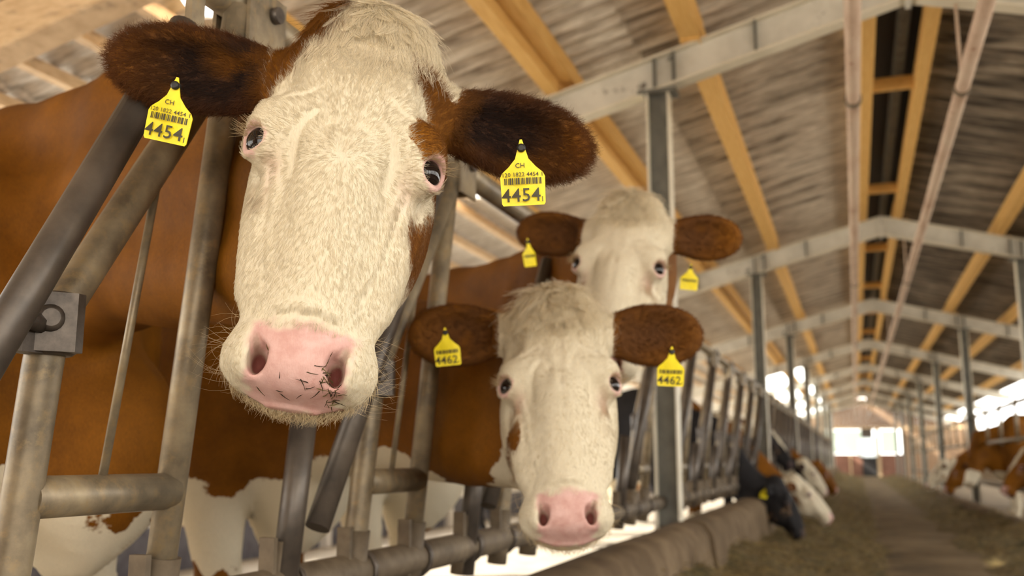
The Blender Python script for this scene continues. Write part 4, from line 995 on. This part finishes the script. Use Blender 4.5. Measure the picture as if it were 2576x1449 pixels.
w2 = far_cow('pale black patched cow bending to the hay beyond the raised black head', (-0.50, 14.0, 0.62), math.radians(-8), math.radians(60), (-1.75, 14.0, 0), make_pattern(9, body=lambda B: np.clip((fbm(B, 1.8, 31, 3)-.06)*.5, -.05, .05)), 'coat_black', 1.0, (.5, 0, .95))
r2 = far_cow('brown cow with lowered head, last one seen feeding on the cow head side', (-0.40, 16.2, 0.58), math.radians(-8), math.radians(62), (-1.72, 16.2, 0), make_pattern(10, solid=.05, z0=.5), 'coat_red', 1.0, (.5, 0, .92))
# across the alley
q1 = far_cow('brown cow with white blaze looking out across the alley by the dark post', at_y(2548, 1172, 11.6), math.radians(205), math.radians(58), (2.75, 12.1, math.radians(185)), make_pattern(12, solid=.05, extra=blaze, z0=.62), 'coat_red', 1.0, (.40, 0, 1.1))
q2 = far_cow('brown cow with two white forelegs standing across the alley', (1.30, 15.9, 0.62), math.radians(190), math.radians(62), (2.20, 16.0, PI), make_pattern(13, solid=.05, body=lambda B: np.clip((B[:, 2]-.62+fbm(B, 6, 3, 3)*.1)*.6, -.05, .05)), 'coat_red', 1.0, (.5, 0, .95))
q3 = far_cow('brown and white mottled cow feeding across the alley, past the white legged cow', (1.28, 19.2, 0.60), math.radians(185), math.radians(60), (2.65, 19.2, PI), make_pattern(14, body=lambda B: np.clip(fbm(B, 3.5, 91, 4)*.4, -.05, .05)), 'coat_red', 1.0, (.5, 0, .95))

# ------------------------------------------------------------------ hay along both kerbs
def hay_strip(name, label, xa, xb, y0, y1, hmax, seed, n, nx=26, ny=420):
    xs = np.linspace(xa, xb, nx); ys = np.linspace(y0, y1, ny); X, Y = np.meshgrid(xs, ys); P = np.stack([X.ravel(), Y.ravel(), 0*X.ravel()], 1)
    t = (P[:, 0]-xa)/(xb-xa); nz = fbm(P, 1.1, seed, 3); fine = fbm(P, 9, seed+5, 3)
    H = np.clip(hmax*(1-t)**1.1*(0.85+0.7*nz) + 0.045*fine*(1-t*.7) - .03*t + .10*np.clip(nz, 0, 1)*(1-t), -.02, 1); P[:, 2] = H
    H = (H+.02)*smoothstep(1.0, .86, t)*smoothstep(y0, y0+.35, P[:, 1]) - .02; P[:, 2] = H
    mb = MB(); mb.add(P, [(j*nx+i, j*nx+i+1, (j+1)*nx+i+1, (j+1)*nx+i) for j in range(ny-1) for i in range(nx-1)], True)
    e = empty(name, (0, 0, 0), label=label, cat='hay', kind='stuff'); mb.build('hay_bed', M['hay'], e)['kind'] = 'stuff'
    r = np.random.default_rng(seed); dens = H > 0.004; idx = r.choice(np.where(dens)[0], n, p=(1/(1+ys.repeat(nx)[dens]))/(1/(1+ys.repeat(nx)[dens])).sum())
    root = P[idx] + r.normal(0, .03, (n, 3))*[1, 1, .1]; d = r.normal(0, 1, (n, 3)); d[:, 2] = np.abs(d[:, 2])*.35; d /= np.linalg.norm(d, axis=1, keepdims=True)
    col = np.array([(.26, .18, .065), (.14, .095, .03), (.06, .048, .014), (.38, .28, .12)])[r.integers(0, 4, n)]
    strands('hay_stalk', e, root, d, r.uniform(.04, .13, n), col, .0014, .35, 4, .15, None, None, seed)
hay_strip('hay', 'brown and green hay heaped along the kerb under the feeding cows', -0.76, 0.35, 3.2, 46, .25, 3, 16000)
hay_strip('hay', 'dark hay strip scattered along the kerb across the alley', 1.56, 0.70, 6.0, 46, .13, 4, 7000)
# hay stuck to the nose of the nearest cow
sel = lambda ctr: (np.exp(-(((ctr[:, 0]-.040)/.014)**2 + ((ctr[:, 1]-.293)/.012)**2)) + .035)*(np.abs(ctr[:, 0]) < .05)*(ctr[:, 1] > .26)*(ctr[:, 1] < .312)*(ctr[:, 2] > -.09)
o = fur_on(c1, 70, sel, lambda h: .016 + 0*h[:, 0], lambda h: np.stack([np.ones(len(h)), .3 + 0*h[:, 0], 0*h[:, 0]], 1), .0007, 'hay_bits', 31, .25, 1.2, .2, .1, lambda hv, at, r: np.array([(.06, .05, .015), (.03, .02, .008), (.16, .13, .05)])[r.integers(0, 3, len(hv))])
o['label'] = 'dark bits of hay stuck to the wet pink nose'
